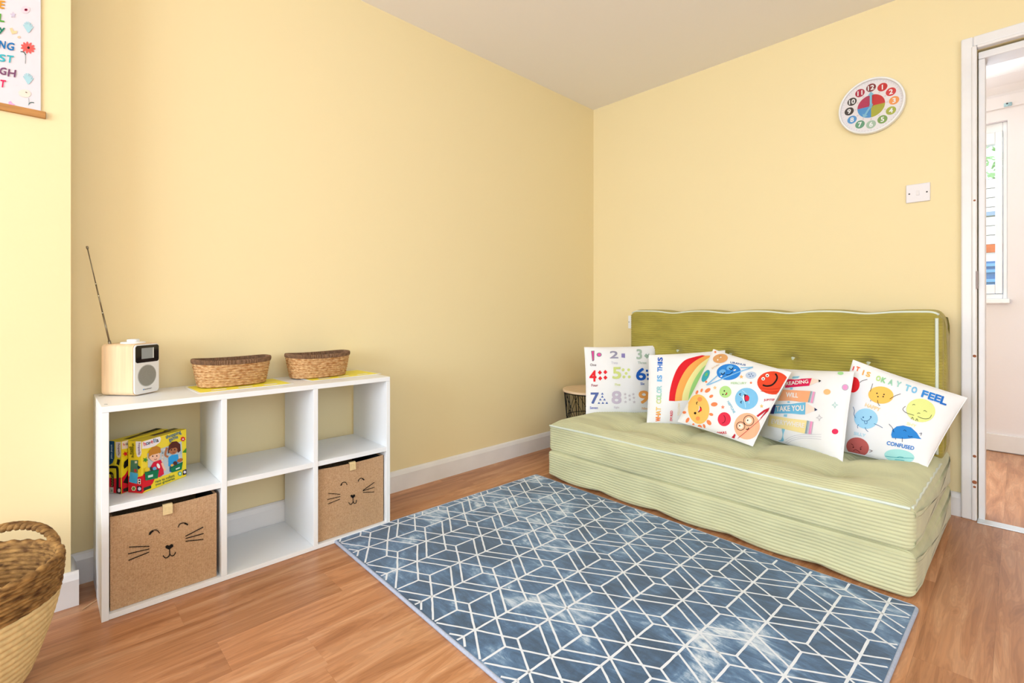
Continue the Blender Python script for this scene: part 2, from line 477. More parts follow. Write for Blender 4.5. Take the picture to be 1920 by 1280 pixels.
# ---- door frame
d = struct_empty('door_1', (2.03, YW, 0))
AF = YW-.032
def architrave(x0, x1, z0, z1, name):
    m = MB().box((x0, AF+.012, z0), (x1, YW+.002, z1))
    return m
p = MB().box((1.979, AF+.006, 0), (2.017, YW, DZ+.055)).box((2.012, AF, 0), (2.029, YW, DZ+.012))
obj('architrave_post', p, GLOSSW, d, bevel=.005)
p = MB().box((DX1, AF+.006, 0), (DX1+.05, YW, DZ+.055))
obj('architrave_post', p, GLOSSW, d, bevel=.005)
p = MB().box((2.017, AF+.0065, DZ+.013), (DX1, YW, DZ+.055)).box((2.029, AF, DZ), (DX1, YW, DZ+.014))
obj('architrave_head', p, GLOSSW, d, bevel=.005)
p = MB().box((DX0+.003, YW+.004, 0), (DX0+.024, YW+.115, DZ-.039))
obj('door_lining', p, GLOSSW, d, bevel=.003)
p = MB().box((DX1-.024, YW+.004, 0), (DX1-.003, YW+.115, DZ-.039))
obj('door_lining', p, GLOSSW, d, bevel=.003)
p = MB().box((DX0+.003, YW+.004, DZ-.038), (DX1-.003, YW+.115, DZ-.008))
obj('door_lining_head', p, GLOSSW, d, bevel=.003)
p = MB().box((2.0265, AF-.002, .985), (2.032, AF+.02, 1.06)).box((2.028, AF-.003, 1.005), (2.033, AF+.004, 1.03))
obj('hinge_knuckle', p, mat('painted_steel', '8C7B74', .5, metal=.3), d)
for z, r in ((1.36, .004), (.70, .006), (.275, .006), (.165, .008), (.145, .005)):
    p = MB().lathe([(r, 0), (r*.8, .0006), (0.0, .0008)], (2.022, AF-.0002, z), 10, axis='y')
    obj('paint_chip', p, mat('bare_wood_chip', '9A5B3A', .8), d)
p = MB().box((DX0+.001, YW-.052, 0.0004), (DX1-.001, YW+.012, .004))
obj('threshold_strip', p, mat('brushed_aluminium', 'DCE4E8', .35, metal=.35), d, bevel=.0015)
# ---- window of the room beyond
wn = struct_empty('window_1', ((HW0+HW1)/2, HALL+.04, HZ0))
FY0, FY1 = HALL+.035, HALL+.095
p = MB().box((HW0, FY0, HZ0+.002), (HW0+.022, FY1, HZ1)).box((HW1-.021, FY0, HZ0+.002), (HW1, FY1, HZ1)).box((HW0+.022, FY0, HZ1-.057), (HW1-.021, FY1, HZ1)).box((HW0+.022, FY0, HZ0+.002), (HW1-.021, FY1, HZ0+.035))
obj('frame', p, UPVC, wn, bevel=.004)
sx0, sx1, sz0, sz1 = HW0+.024, HW1-.022, HZ0+.036, HZ1-.058
p = MB().box((sx0, FY0-.012, sz0), (sx0+.034, FY1-.01, sz1)).box((sx1-.033, FY0-.012, sz0), (sx1, FY1-.01, sz1)).box((sx0+.034, FY0-.012, sz1-.074), (sx1-.033, FY1-.01, sz1)).box((sx0+.034, FY0-.012, sz0), (sx1-.033, FY1-.01, sz0+.058))
obj('sash', p, UPVC, wn, bevel=.004)
def glass_material():
    m = bpy.data.materials.new('clear_pane'); m.use_nodes = True
    nt = m.node_tree
    for n in list(nt.nodes):
        if n.type != 'OUTPUT_MATERIAL': nt.nodes.remove(n)
    out = [n for n in nt.nodes if n.type == 'OUTPUT_MATERIAL'][0]
    a = nt.nodes.new('ShaderNodeBsdfTransparent'); b = nt.nodes.new('ShaderNodeBsdfGlossy'); b.inputs['Roughness'].default_value = .03
    mx = nt.nodes.new('ShaderNodeMixShader'); mx.inputs[0].default_value = .05
    nt.links.new(a.outputs[0], mx.inputs[1]); nt.links.new(b.outputs[0], mx.inputs[2]); nt.links.new(mx.outputs[0], out.inputs[0])
    return m
GLASS = glass_material()
obj('pane', MB().box((sx0+.032, FY0+.012, sz0+.056), (sx1-.031, FY0+.018, sz1-.072)), GLASS, wn)
obj('sill', MB().box((HW0-.01, HALL-.03, HZ0-.028), (HW1+.012, FY1, HZ0+.03-.028)), UPVC, wn, bevel=.005)
# ---- rear window of this room, plus a side window added for fill (both out of the picture)
def room_window(name, o, ux, wid, z0, z1, nrm):
    """o = corner on the outer wall line, ux = direction along the wall, nrm = into the room"""
    o = Vector(o); ux = Vector(ux); nrm = Vector(nrm)
    g = struct_empty(name, tuple(o+ux*wid/2))
    t = nrm*.06; o2 = o+nrm*.0
    def bar(a, b, c, d_):
        return MB().obox(o2+ux*a+Vector((0, 0, c)), ux*(b-a), t, (0, 0, d_-c))
    for a, b, c, d_ in ((0, .06, z0, z1), (wid-.06, wid, z0, z1), (.06, wid-.06, z0, z0+.06), (.06, wid-.06, z1-.06, z1), (wid/2-.04, wid/2+.04, z0+.06, z1-.06)):
        obj('frame', bar(a, b, c, d_), UPVC, g, bevel=.004)
    for a, b in ((.06, wid/2-.04), (wid/2+.04, wid-.06)):
        obj('pane', MB().obox(o2+ux*a+nrm*.02+Vector((0, 0, z0+.06)), ux*(b-a), nrm*.006, (0, 0, z1-z0-.12)), GLASS, g)
room_window('window_2', (W0, YF-.115, 0), (1, 0, 0), W1-W0, WZ0, WZ1, (0, 1, 0))
room_window('added_side_window', (XR+.115, SW0, 0), (0, 1, 0), SW1-SW0, .72, 2.1, (-1, 0, 0))  # unseen window added to go with the side fill light

# ============================================================ FURNITURE
# ---- cube shelf
SX0, SX1 = .032, .332
t = thing('cube_shelf', 'low white six-cube shelf unit standing against the yellow wall', 'shelf', (.18, -2.317, 0))
yL, yR = -2.7786, -1.8549
y1a, y1b, y2a, y2b = -2.4762, -2.4592, -2.1735, -2.1565
zt = .617
tp = obj('top_panel', MB().box((SX0, yL, zt-.0175), (SX1, yR, zt)), WMEL, t, bevel=.0012)
for yy in (yL+.009,):
    for xx in (SX0+.06, SX1-.045):
        obj('screw_cap', MB().lathe([(.0045, 0), (.004, .0008), (0, .0009)], (xx, yy+.004, zt), 12), mat('grey_cap', '9B9B96', .6), tp)
obj('bottom_panel', MB().box((SX0, yL+.017, .001), (SX1, yR-.017, .0165)), WMEL, t, bevel=.001)
obj('side_panel', MB().box((SX0, yL, 0), (SX1, yL+.017, zt-.0178)), WMEL, t, bevel=.001)
obj('side_panel', MB().box((SX0, yR-.017, 0), (SX1, yR, zt-.0178)), WMEL, t, bevel=.001)
for a, b in ((y1a, y1b), (y2a, y2b)):
    obj('divider', MB().box((SX0, a, .0165), (SX1, b, zt-.0175)), WMEL, t, bevel=.001)
for a, b in ((yL+.017, y1a), (y1b, y2a), (y2b, yR-.017)):
    obj('shelf_board', MB().box((SX0, a+.0002, .309), (SX1-.002, b-.0002, .3275)), WMEL, t, bevel=.001)

# ---- hessian storage boxes with a cat face
def storage_box(ya, yb, label, facepx):
    xf = SX1-.012
    t = thing('storage_box', label, 'storage box', (.18, (ya+yb)/2, .0165), 'cat faced storage boxes')
    z0, z1 = .0175, .292
    n = 12; m = MB(); vs = []; fs = []
    # front with a slightly slack fabric surface
    for i in range(n+1):
        for j in range(n+1):
            u, v = i/n, j/n
            bulge = .004*math.sin(PI*u)*math.sin(PI*v)+.0015*noise.noise((u*4, v*4, ya*9))
            top = .004*math.sin(PI*u)*(v == 1)
            vs.append((xf-.004+bulge*.6, ya+(yb-ya)*u, z0+(z1-z0)*v-top))
    for i in range(n):
        for j in range(n):
            a = i*(n+1)+j; fs.append((a, a+n+1, a+n+2, a+1))
    m.add(vs, fs)
    xb = SX0+.01; k = n+1
    # rim thickness and the other walls
    th = .006
    m.box((xb, ya, z0), (xf-.006, ya+th, z1-.002)).box((xb, yb-th, z0), (xf-.006, yb, z1-.002)).box((xb, ya, z0), (xb+th, yb, z1-.002)).box((xb, ya, z0), (xf-.006, yb, z0+.004))
    m.box((xf-.0085, ya, z0), (xf-.0055, yb, z1-.005))
    obj('fabric_body', m, HESS, t)
    # black lining on the far sides of the opening
    m2 = MB().box((xb+th, ya+th, z0+.004), (xf-.0086, ya+th+.001, z1-.004)).box((xb+th, yb-th-.001, z0+.004), (xf-.0086, yb-th, z1-.004)).box((xb+th, ya+th, z0+.004), (xf-.0086, yb-th, z0+.005))
    obj('lining', m2, mat('black_lining', '17130F', .9), t)
    # pull tab
    yc = (ya+yb)/2
    tabm = MB()
    pts = [(xf-.012, z1+.0005), (xf-.002, z1+.001), (xf+.002, z1-.006), (xf+.003, z1-.030), (xf+.0015, z1-.0305), (xf+.0008, z1-.006)]
    vs = [(x, yc-.0125+.002, z) for x, z in pts]+[(x, yc+.0125+.002, z) for x, z in pts]
    q = len(pts)
    tabm.add(vs, [(i, (i+1) % q, q+(i+1) % q, q+i) for i in range(q)]+[tuple(range(q-1, -1, -1)), tuple(range(q, 2*q))])
    obj('pull_tab', tabm, mat('cream_webbing', 'D9C08F', .85, noise_amt=.06, scale=200), t)
    # embroidered face
    mp = plane_map((xf+.0008, 0, 0), (1, 0, 0))
    facepx(t, mp)
def face_a(t, mp):
    T = lambda x, y: (160+x/2.56, 680+y/2.56)
    K = '17120F'
    pr = Print(T); pr.line([(306, 826), (312, 812), (328, 803), (345, 804), (357, 818)], 1.7, K); pr.line([(308, 824), (318, 812), (326, 806)], 3.0, K); pr.build('eye', mp, t)
    pr = Print(T); pr.line([(445, 790), (452, 775), (468, 768), (482, 770), (493, 778)], 1.7, K); pr.line([(476, 769), (485, 773), (492, 777)], 3.2, K); pr.build('eye', mp, t)
    for a, b in (((210, 884), (308, 880)), ((204, 917), (307, 893)), ((207, 948), (306, 908)), ((481, 832), (566, 788)), ((481, 843), (568, 819)), ((481, 856), (567, 847))):
        pr = Print(T); pr.line([a, b], 1.7, K, curve=False); pr.build('whisker', mp, t)
    pr = Print(T); pr.poly([(403, 897), (386, 889), (384, 880), (392, 874), (403, 877), (412, 870), (421, 871), (423, 881)], K); pr.build('nose', mp, t)
    pr = Print(T); pr.line([(404, 893), (405, 918), (398, 931), (384, 936), (373, 924)], 1.8, K); pr.line([(405, 918), (414, 926), (426, 922), (434, 907)], 1.8, K); pr.build('mouth', mp, t)
def face_b(t, mp):
    T = lambda x, y: (400+x/3.122, 690+y/3.122)
    K = '17120F'
    pr = Print(T); pr.line([(746, 688), (753, 673), (765, 667), (777, 671), (783, 684)], 1.3, K); pr.line([(747, 686), (752, 676)], 2.2, K, curve=False); pr.build('eye', mp, t)
    pr = Print(T); pr.line([(848, 664), (853, 651), (864, 644), (876, 647), (883, 655)], 1.3, K); pr.line([(872, 646), (883, 654)], 2.2, K, curve=False); pr.build('eye', mp, t)
    for a, b in (((673, 733), (743, 738)), ((667, 769), (743, 751)), ((670, 795), (742, 766)), ((876, 715), (943, 668)), ((875, 718), (943, 697)), ((876, 727), (942, 724))):
        pr = Print(T); pr.line([a, b], 1.2, K, curve=False); pr.build('whisker', mp, t)
    pr = Print(T); pr.poly([(817, 762), (805, 753), (803, 745), (810, 740), (817, 744), (824, 738), (830, 742), (829, 751)], K); pr.build('nose', mp, t)
    pr = Print(T); pr.line([(817, 758), (818, 778), (812, 792), (801, 797), (791, 785)], 1.3, K); pr.line([(818, 778), (825, 791), (835, 788), (839, 771)], 1.3, K); pr.build('mouth', mp, t)
storage_box(yL+.0205, y1a-.010, 'tan hessian box with stitched cat face in the cube below the board games', face_a)
storage_box(y2b+.002, yR-.023, 'tan hessian box with stitched cat face in the cube nearest the sofa', face_b)

# ---- board games in the top cube
fd = Vector((-.576, .818, 0)).normalized(); fn = Vector((.818, .576, 0)).normalized()
BW, BH, BT = .163, .161, .052
ZS = .3279
CARD = mat('yellow_card', 'F2D81E', .4, spec=.5)
def game_box(corner, label, loc):
    t = thing('board_game', label, 'board game', loc, 'board games in the shelf')
    o = Vector(corner)
    obj('box_lid', MB().obox(o-fn*BT*.52, fd*BW, fn*BT*.52, (0, 0, BH)), CARD, t, bevel=.0012)
    obj('box_base', MB().obox(o-fn*BT+fd*.001+Vector((0, 0, .001)), fd*(BW-.002), fn*BT*.48, (0, 0, BH-.002)), CARD, t, bevel=.0012)
    def inside(f):                                        # print never runs over the edge of the face
        def g(px, py, off):
            p_ = f(px, py, off)-o
            a = max(0., min(BW, p_.dot(fd))) if abs(p_.dot(fd)+off) > 2e-5 else p_.dot(fd)
            b = max(-BT, min(0., p_.dot(fn))) if p_.dot(fn) < off-2e-5 else p_.dot(fn)
            return o+fd*a+fn*b+Vector((0, 0, max(.0012, min(BH+off, p_.z))))
        return g
    return t, inside(plane_map(o, fn)), inside(plane_map(o, -fd)), inside(plane_map(o+Vector((0, 0, BH)), (0, 0, 1)))
RED, WHITE, BLUE, GREEN, BLACK = 'D81E2C', 'F1ECF0', '1F66A0', '2E8B45', '1B1715'
T8 = lambda x, y: (190+x/8, 780+y/8)
c1 = Vector((.273, -2.679, ZS))
t, mf, ms, mt = game_box(c1, 'yellow and red shopping board game box showing two children with green baskets', tuple(c1-fn*.02))
pr = Print(T8, 3.)
pr.poly([(612, 902), (640, 860), (700, 850), (800, 940), (770, 1010), (690, 1090), (612, 1156)], RED)
pr.build('red_swoosh', mf, t)
pr = Print(T8, 3.)
pr.poly([(612, 385), (612, 488), (700, 480), (800, 450), (880, 390), (896, 340), (880, 306), (820, 320)], WHITE)
for ch, x, y, c in (('h', 652, 415, RED), ('o', 690, 410, BLUE), ('p', 727, 404, BLACK), ('e', 760, 386, RED), ('l', 790, 368, BLUE), ('l', 812, 364, '3B9BC8'), ('a', 842, 366, BLACK)):
    pr.text(ch, x, y, 7.2 if ch in 'hl' else 5.0, c, -.22)
pr.build('logo', mf, t)
pr = Print(T8, 3.)
pr.text('shopping', 1082, 282, 8.5, '1E6E9A', -.36, width=30, fat=.3); pr.text('game', 1085, 345, 6.5, '1E6E9A', -.36, width=18, fat=.3)
pr.text('race to collect', 955, 935, 5.0, '3F6C4F', -.33, width=38); pr.text('your groceries', 957, 985, 5.2, '3F6C4F', -.33, width=38)
pr.build('title_lettering', mf, t, split=True)
pr = Print(T8, 3.)
pr.poly([(690, 560), (1205, 375), (1215, 620), (1215, 740), (1020, 860), (820, 930), (700, 800)], 'BFC9CF')
for i in range(26):
    x = 880+random.random()*320; y = 470+random.random()*250-(x-880)*.15
    pr.poly([(x, y), (x+26, y-6), (x+26, y+20), (x, y+26)], random.choice(['D9DDE0', '8FA6B8', 'E4D3C0', '7E8C95', 'C8B3AA', 'A7B9C6']), 1)
pr.build('shop_picture', mf, t)
def kid(shirt, skin, hair, head, hr, hairpts, body, tr, arm):
    pr = Print(T8, 3.)
    pr.poly(tr, '3E6FA8' if shirt != RED else 'D2312F', 2)
    pr.poly(body, shirt, 3); pr.line(arm, 4.0, skin, 3)
    pr.poly(hairpts, hair, 4)
    pr.poly(ell(head[0], head[1], hr[0], hr[1], -.15), skin, 5)
    pr.poly(hairpts[:len(hairpts)//2+1]+[(head[0]+hr[0]*.6, head[1]-hr[1]*.55), (head[0]-hr[0]*.5, head[1]-hr[1]*.25)], hair, 6)
    for dx in (-.35, .4):
        pr.poly(ell(head[0]+dx*hr[0], head[1]-.02*hr[1]-dx*6, 8, 12), BLACK, 7)
    pr.line([(head[0]-.1*hr[0], head[1]+.55*hr[1]), (head[0]+.15*hr[0], head[1]+.65*hr[1]), (head[0]+.42*hr[0], head[1]+.48*hr[1])], 1.0, '8E3B35', 7)
    pr.build('child_picture', mf, t)
kid('D9203F', 'F3C3A8', 'C4832F', (800, 600), (82, 78), [(705, 620), (715, 530), (760, 470), (830, 445), (885, 470), (898, 530), (880, 560), (860, 540), (780, 560), (730, 640)],
    [(735, 770), (780, 690), (890, 650), (925, 720), (940, 870), (850, 920), (750, 860)], [(840, 910), (900, 860), (915, 890), (880, 915)], [(910, 700), (935, 770), (960, 815)])
kid('2E9BDD', 'B0714C', '5A2A22', (1075, 505), (66, 66), [(1000, 530), (1015, 440), (1060, 385), (1130, 375), (1185, 420), (1190, 520), (1150, 550), (1130, 500), (1080, 440), (1010, 560)],
    [(1005, 620), (1060, 580), (1150, 570), (1165, 680), (1140, 750), (1005, 750)], [(1025, 750), (1080, 740), (1060, 840), (1020, 830)], [(1005, 610), (960, 580), (985, 470)])
for pts, lab, fruit in (([(650, 845), (865, 800), (845, 930), (665, 965)], [(700, 890), (775, 870), (775, 905), (702, 925)], [('E9C93A', 690, 800, 40, 30), ('3A3B3C', 755, 795, 22, 38), ('6FB3E2', 800, 785, 30, 26), ('F2EEF0', 855, 745, 22, 40)]),
                        ([(1030, 780), (1222, 690), (1205, 800), (1060, 845)], [(1115, 785), (1178, 760), (1178, 782), (1118, 806)], [('B36A3C', 1180, 660, 46, 26), ('5B3329', 1110, 705, 30, 32), ('E8B64A', 1062, 735, 24, 18)])):
    pr = Print(T8, 3.)
    for c, x, y, rx, ry in fruit: pr.poly(ell(x, y, rx, ry, -.4), c, 8)
    pr.poly(pts, '12774E', 9); pr.line([pts[0], pts[1]], 1.6, '0C5A3A', 10, curve=False); pr.poly(lab, 'CFE5DA', 10)
    pr.build('basket_picture', mf, t)
pr = Print(T8, 3.)
pr.poly(star(1225, 342, 42, 7, .62), RED, 2); pr.poly(ell(1226, 345, 12), WHITE, 3)
pr.poly(star(662, 655, 44, 5, .45, -1.2), '3F8F2F', 2)
pr.poly([(1275, 475), (1215, 545), (1275, 548)], '3F8F2F', 2)
pr.poly(ell(1180, 862, 30, 34), '4FA58A', 2); pr.poly(ell(1180, 862, 16, 18), 'CFE7DF', 3)
pr.poly([(1222, 815), (1278, 790), (1278, 868), (1224, 885)], '2A2433', 2); pr.poly(ell(1252, 838, 20, 20), 'E6DFEA', 3)
pr.poly([(632, 1075), (748, 1035), (748, 1080), (640, 1118)], '23402F', 2)
pr.build('badge', mf, t, split=True)
pr = Print(T8, 3.)
pr.poly([(402, 905), (470, 890), (540, 915), (600, 900), (612, 890), (612, 1160), (405, 1143)], RED)
pr.poly([(515, 378), (600, 378), (602, 560), (585, 600), (560, 616), (535, 600), (520, 540)], WHITE)
pr.text('hopella', 566, 490, 5.0, '7A4C86', PI/2, width=22); pr.text('shopping', 472, 515, 5.0, '6B6A12', PI/2, width=26, fat=.6); pr.text('game', 436, 515, 4.5, '6B6A12', PI/2, width=15, fat=.6)
pr.poly([(440, 660), (550, 660), (545, 850), (435, 835)], '4E7F62', 1); pr.poly([(430, 835), (550, 860), (535, 1015), (415, 985)], '49AFDC', 1)
pr.poly([(545, 735), (590, 765), (560, 800), (540, 775)], '15384A', 1); pr.poly([(502, 675), (535, 672), (535, 705), (502, 708)], 'E8E3C8', 2); pr.poly([(490, 790), (530, 800), (528, 840), (490, 832)], 'C2413A', 2)
pr.poly([(548, 940), (592, 940), (590, 1020), (548, 1015)], 'EDE6E2', 1); pr.poly(ell(570, 960, 13), BLACK, 2); pr.poly(ell(570, 998, 13), BLACK, 2)
pr.poly(ell(485, 1085, 36, 38, 0, 6), 'E4E7C0', 1); pr.poly(ell(485, 1085, 22, 24), '6D8A3C', 2); pr.poly([(535, 1048), (605, 1048), (605, 1130), (535, 1125)], '2C2036', 1); pr.poly(ell(572, 1088, 24, 26), 'D9CFE2', 2)
pr.build('spine_print', ms, t)
pr = Print(T8, 3.)
pr.poly([(720, 290), (980, 215), (1050, 225), (800, 290)], '6B5A3A'); pr.poly([(905, 205), (1120, 170), (1160, 185), (960, 235)], '8A7F4A')
pr.build('top_print', mt, t)
c2 = Vector((.233, -2.724, ZS+.0003))
t, mf, ms, mt = game_box(c2, 'darker board game box with black road track on its spine tucked behind the shopping game', tuple(c2-fn*.02))
T9 = lambda x, y: (190+x/9.48, 800+y/9.48)
pr = Print(T9, 3.)
pr.poly([(140, 905), (250, 915), (345, 900), (352, 1190), (140, 1170)], RED)
pr.poly([(140, 250), (232, 255), (230, 560), (200, 640), (140, 680)], '1C4F73')
pr.text('animal road', 186, 440, 3.8, 'CFE0E6', PI/2, width=26)
pr.poly([(252, 268), (348, 265), (348, 500), (335, 540), (300, 552), (272, 520), (258, 450)], 'EBD9C8')
pr.text('hopella', 308, 405, 4.5, '5A2B40', PI/2, width=22)
pr.line([(140, 715), (240, 715), (285, 760), (288, 1120)], 4.6, BLACK, 2); pr.line([(140, 815), (180, 830), (196, 880), (198, 1060)], 4.6, BLACK, 2)
pr.poly([(285, 570), (335, 585), (315, 685), (268, 660)], BLACK, 2)
for i in range(9): pr.poly(ell(192+(i % 2)*8, 850+i*24, 7), 'D8B64A', 3)
pr.poly([(150, 1070), (215, 1075), (215, 1185), (150, 1180)], 'CFC9B4', 3); pr.text('30', 184, 1130, 3.4, '2A2620', PI/2, layer=4)
pr.poly([(262, 1080), (350, 1075), (350, 1190), (265, 1185)], '2C1A1C', 3); pr.poly(ell(315, 1130, 24, 34), 'D8C8C4', 4)
pr.build('spine_print', ms, t)
pr = Print(T9, 3.)
pr.poly([(356, 265), (476, 235), (476, 380), (356, 400)], 'EFDCC6'); pr.text('h', 402, 312, 5, RED, -.2); pr.text('o', 452, 305, 4, '3A4A3A', -.2)
pr.poly(star(430, 480, 52, 5, .45, -1.9), RED, 1)
pr.poly([(352, 910), (420, 850), (476, 760), (476, 1160), (375, 1195), (352, 1195)], RED)
pr.poly([(476, 560), (410, 620), (395, 700), (410, 745), (476, 690)], BLACK, 1); pr.poly([(476, 830), (385, 990), (476, 1010)], BLACK, 1); pr.poly([(390, 1100), (476, 1070), (476, 1140), (392, 1155)], '33231A', 1)
pr.build('front_print', mf, t)
pr = Print(T8, 3.)
pr.poly([(330, 345), (560, 270), (640, 265), (420, 340)], '6B5D22'); pr.poly([(560, 265), (860, 170), (930, 180), (650, 262)], '3C3A1E')
pr.build('top_print', mt, t)

# ---- two yellow mats on the shelf
MATY = mat('yellow_laminate', 'FBEE42', .45, spec=.6)
def table_mat(cx, cy, rot, label):
    t = thing('place_mat', label, 'place mat', (cx, cy, zt), 'yellow mats on the shelf')
    R = Matrix.Rotation(rot, 3, 'Z')
    def q(x, y, z): 
        v = R @ Vector((x, y, 0)); return (cx+v.x, cy+v.y, zt+z)
    def slab(hw, hl, z0, z1):
        m = MB(); vs = [q(-hw, -hl, z0), q(hw, -hl, z0), q(hw, hl, z0), q(-hw, hl, z0), q(-hw, -hl, z1), q(hw, -hl, z1), q(hw, hl, z1), q(-hw, hl, z1)]
        return m.add(vs, [(0, 3, 2, 1), (4, 5, 6, 7), (0, 1, 5, 4), (1, 2, 6, 5), (2, 3, 7, 6), (3, 0, 4, 7)])
    obj('sheet', slab(.1, .1545, .0003, .0014), mat('white_laminate', 'F4F4F0', .3), t)
    obj('yellow_print', slab(.092, .147, .0014, .0016), MATY, t)
    for k in (-1, 0, 1):
        m = MB(); pts = []
        for i in range(20):
            a = 2*PI*i/20
            pts.append((.062+.011*math.copysign(abs(math.cos(a))**.4, math.cos(a)), k*.085+.024*math.copysign(abs(math.sin(a))**.4, math.sin(a))))
        vs = [q(x, y, .0018) for x, y in pts]; m.add(vs, [tuple(range(20))])
        obj('label_print', m, mat('white_print', 'F4F1EC', .4), t)
table_mat(.158, -2.375, .03, 'yellow laminated mat under the basket beside the radio')
table_mat(.132, -1.995, .05, 'yellow laminated mat under the basket at the sofa end')

# ---- woven baskets
SEAG = mat('seagrass_weave', 'A56E3C', .75, col2='DDB584', scale=75, stretch=(1, 1, 2.2), spec=.2)
SEAD = mat('brown_paper_cord', '7A5C45', .8, noise_amt=.25, scale=90, spec=.2)
def basket(cx, cy, z0, label, rot, seed):
    t = thing('woven_basket', label, 'basket', (cx, cy, z0), 'small woven baskets')
    H, rows, n = .098, 9, 216
    def ring(f, th):                        # superellipse, flaring upwards
        a = .106+.019*f**.8; b = .060+.014*f**.8
        c, s = math.cos(th), math.sin(th)
        e = .72
        return Vector((b*math.copysign(abs(c)**e, c), a*math.copysign(abs(s)**e, s), 0))
    def place(v):
        v = Matrix.Rotation(rot, 3, 'Z') @ v
        return (cx+v.x, cy+v.y, z0+v.z)
    vs = []; fs = []; m_ = rows*7
    for j in range(m_+1):
        f = j/m_*.84
        rr = j/m_*rows; row = min(int(rr), rows-1); fr = rr-row
        for i in range(n):
            th = 2*PI*i/n
            prof = math.sqrt(max(0, 1-(2*fr-1)**2))
            tw = math.sin(th*17+fr*3.2+row*PI*.9+.4*math.sin(seed+row*2.1))
            d_ = .0042*prof*(.25+.95*abs(tw))
            p_ = ring(f, th); nn = p_.normalized()
            p_ = p_+nn*d_
            p_.z = .002+H*f+.0022*math.cos(2*th+PI)*f*1.4+.002*tw*prof*.5
            vs.append(place(p_))
    for j in range(m_):
        for i in range(n):
            a = j*n+i; b = j*n+(i+1) % n
            fs.append((a, b, b+n, a+n))
    obj('weave', MB().add(vs, fs), SEAG, t, smooth=True)
    # bottom
    bm_ = MB(); k = 48
    bv = [place(ring(0, 2*PI*i/k)*.99+Vector((0, 0, .002))) for i in range(k)]
    bm_.add(bv, [tuple(range(k-1, -1, -1))]); bm_.add([(p[0], p[1], p[2]+.004) for p in bv], [tuple(range(k))])
    obj('base', bm_, SEAG, t)
    # rim band wound with dark cord, outside and inside
    vs = []; fs = []; k = 420
    prof = [(.0015, .83), (.0052, .84), (.0056, .89), (.0052, .94), (.003, .985), (-.001, 1.0), (-.005, .985), (-.006, .9), (-.006, .6), (-.006, .2), (-.005, .03)]
    for i in range(k):
        th = 2*PI*i/k
        for dd, f in prof:
            rib = .0011*(1 if i % 4 < 2 else -1)*(1 if f > .78 else .4)
            p_ = ring(f, th); p_ = p_+p_.normalized()*(dd+rib)
            p_.z = .002+H*f+.0022*math.cos(2*th+PI)*f*1.4
            vs.append(place(p_))
    q = len(prof)
    for i in range(k):
        for j in range(q-1):
            a = i*q+j; b = ((i+1) % k)*q+j
            fs.append((a, b, b+1, a+1))
    obj('rim', MB().add(vs, fs), SEAD, t)
basket(.128, -2.392, zt+.0018, 'oval seagrass basket on the shelf beside the radio', .03, 1)
basket(.122, -2.070, zt+.0018, 'oval seagrass basket on the shelf at the sofa end', .05, 5)

# ---- radio
rn = Vector((.766, .643, 0)).normalized(); rs = Vector((-rn.y, rn.x, 0))        # front normal and its left-to-right direction
RWd, RD, RH = .100, .114, .166
rc = Vector((.186, -2.690, zt+.002))                                            # near bottom corner (front, left)
t = thing('radio', 'pale wood and white tabletop radio with raised antenna', 'radio', tuple(rc-rn*RD/2+rs*RWd/2-Vector((0, 0, .002))))
WOODL = mat('pale_ash_veneer', 'E3C39C', .5, noise_amt=.10, scale=6, stretch=(14, 14, .7))
def rbox(u0, u1, d0, d1, z0, z1):
    return MB().obox(rc+rs*u0+rn*d0+Vector((0, 0, z0)), rs*(u1-u0), rn*(d1-d0), (0, 0, z1-z0))
def rounded(u0, u1, z0, z1, r, d0, d1, k=6):
    pts = []
    for cx_, cz_, a0 in ((u1-r, z1-r, 0), (u0+r, z1-r, PI/2), (u0+r, z0+r, PI), (u1-r, z0+r, 1.5*PI)):
        for i in range(k+1):
            a = a0+PI/2*i/k; pts.append((cx_+r*math.cos(a), cz_+r*math.sin(a)))
    n = len(pts); m = MB()
    vs = [rc+rs*u+rn*d0+Vector((0, 0, z)) for u, z in pts]+[rc+rs*u+rn*d1+Vector((0, 0, z)) for u, z in pts]
    return m.add(vs, [tuple(range(n)), tuple(range(2*n-1, n-1, -1))]+[(i, n+i, n+(i+1) % n, (i+1) % n) for i in range(n)])
obj('wood_body', rounded(0, RWd, 0, RH, .014, -RD, -.003), WOODL, t, bevel=.0015)
fp = obj('front_panel', rounded(.0025, RWd-.0025, .0025, RH-.0025, .012, -.003, .0012), mat('white_plastic', 'EDEDEE', .35), t, bevel=.0008)
sc = obj('screen_glass', rounded(.006, RWd-.004, .104, RH-.006, .008, .0010, .0018), mat('black_glass', '0C1018', .08, spec=.8), t)
obj('display', rbox(.028, .074, .0018, .0020, .116, .151), mat('grey_display', '9AA0A4', .25), sc)
obj('display_edge', rbox(.072, .0755, .0020, .0021, .116, .151), mat('pale_display', 'E4E6E4', .25), sc)
def disc(cu, cz, r, d0, d1, m_, nm, par, n=36):
    m = MB(); vs = []
    for d_ in (d0, d1):
        for i in range(n):
            a = 2*PI*i/n; vs.append(rc+rs*(cu+r*math.cos(a))+rn*d_+Vector((0, 0, cz+r*math.sin(a))))
    m.add(vs, [tuple(range(n-1, -1, -1)), tuple(range(n, 2*n))]+[(i, (i+1) % n, n+(i+1) % n, n+i) for i in range(n)])
    return obj(nm, m, m_, par)
disc(RWd/2, .060, .036, .0008, .0016, mat('recess_grey', 'B9B9BA', .5), 'speaker_ring', t)
disc(RWd/2, .060, .0335, .001, .0022, mat('speaker_cloth', '8F8D86', .8, noise_amt=.2, scale=900), 'speaker_grille', t)
k = Print(None, .01)
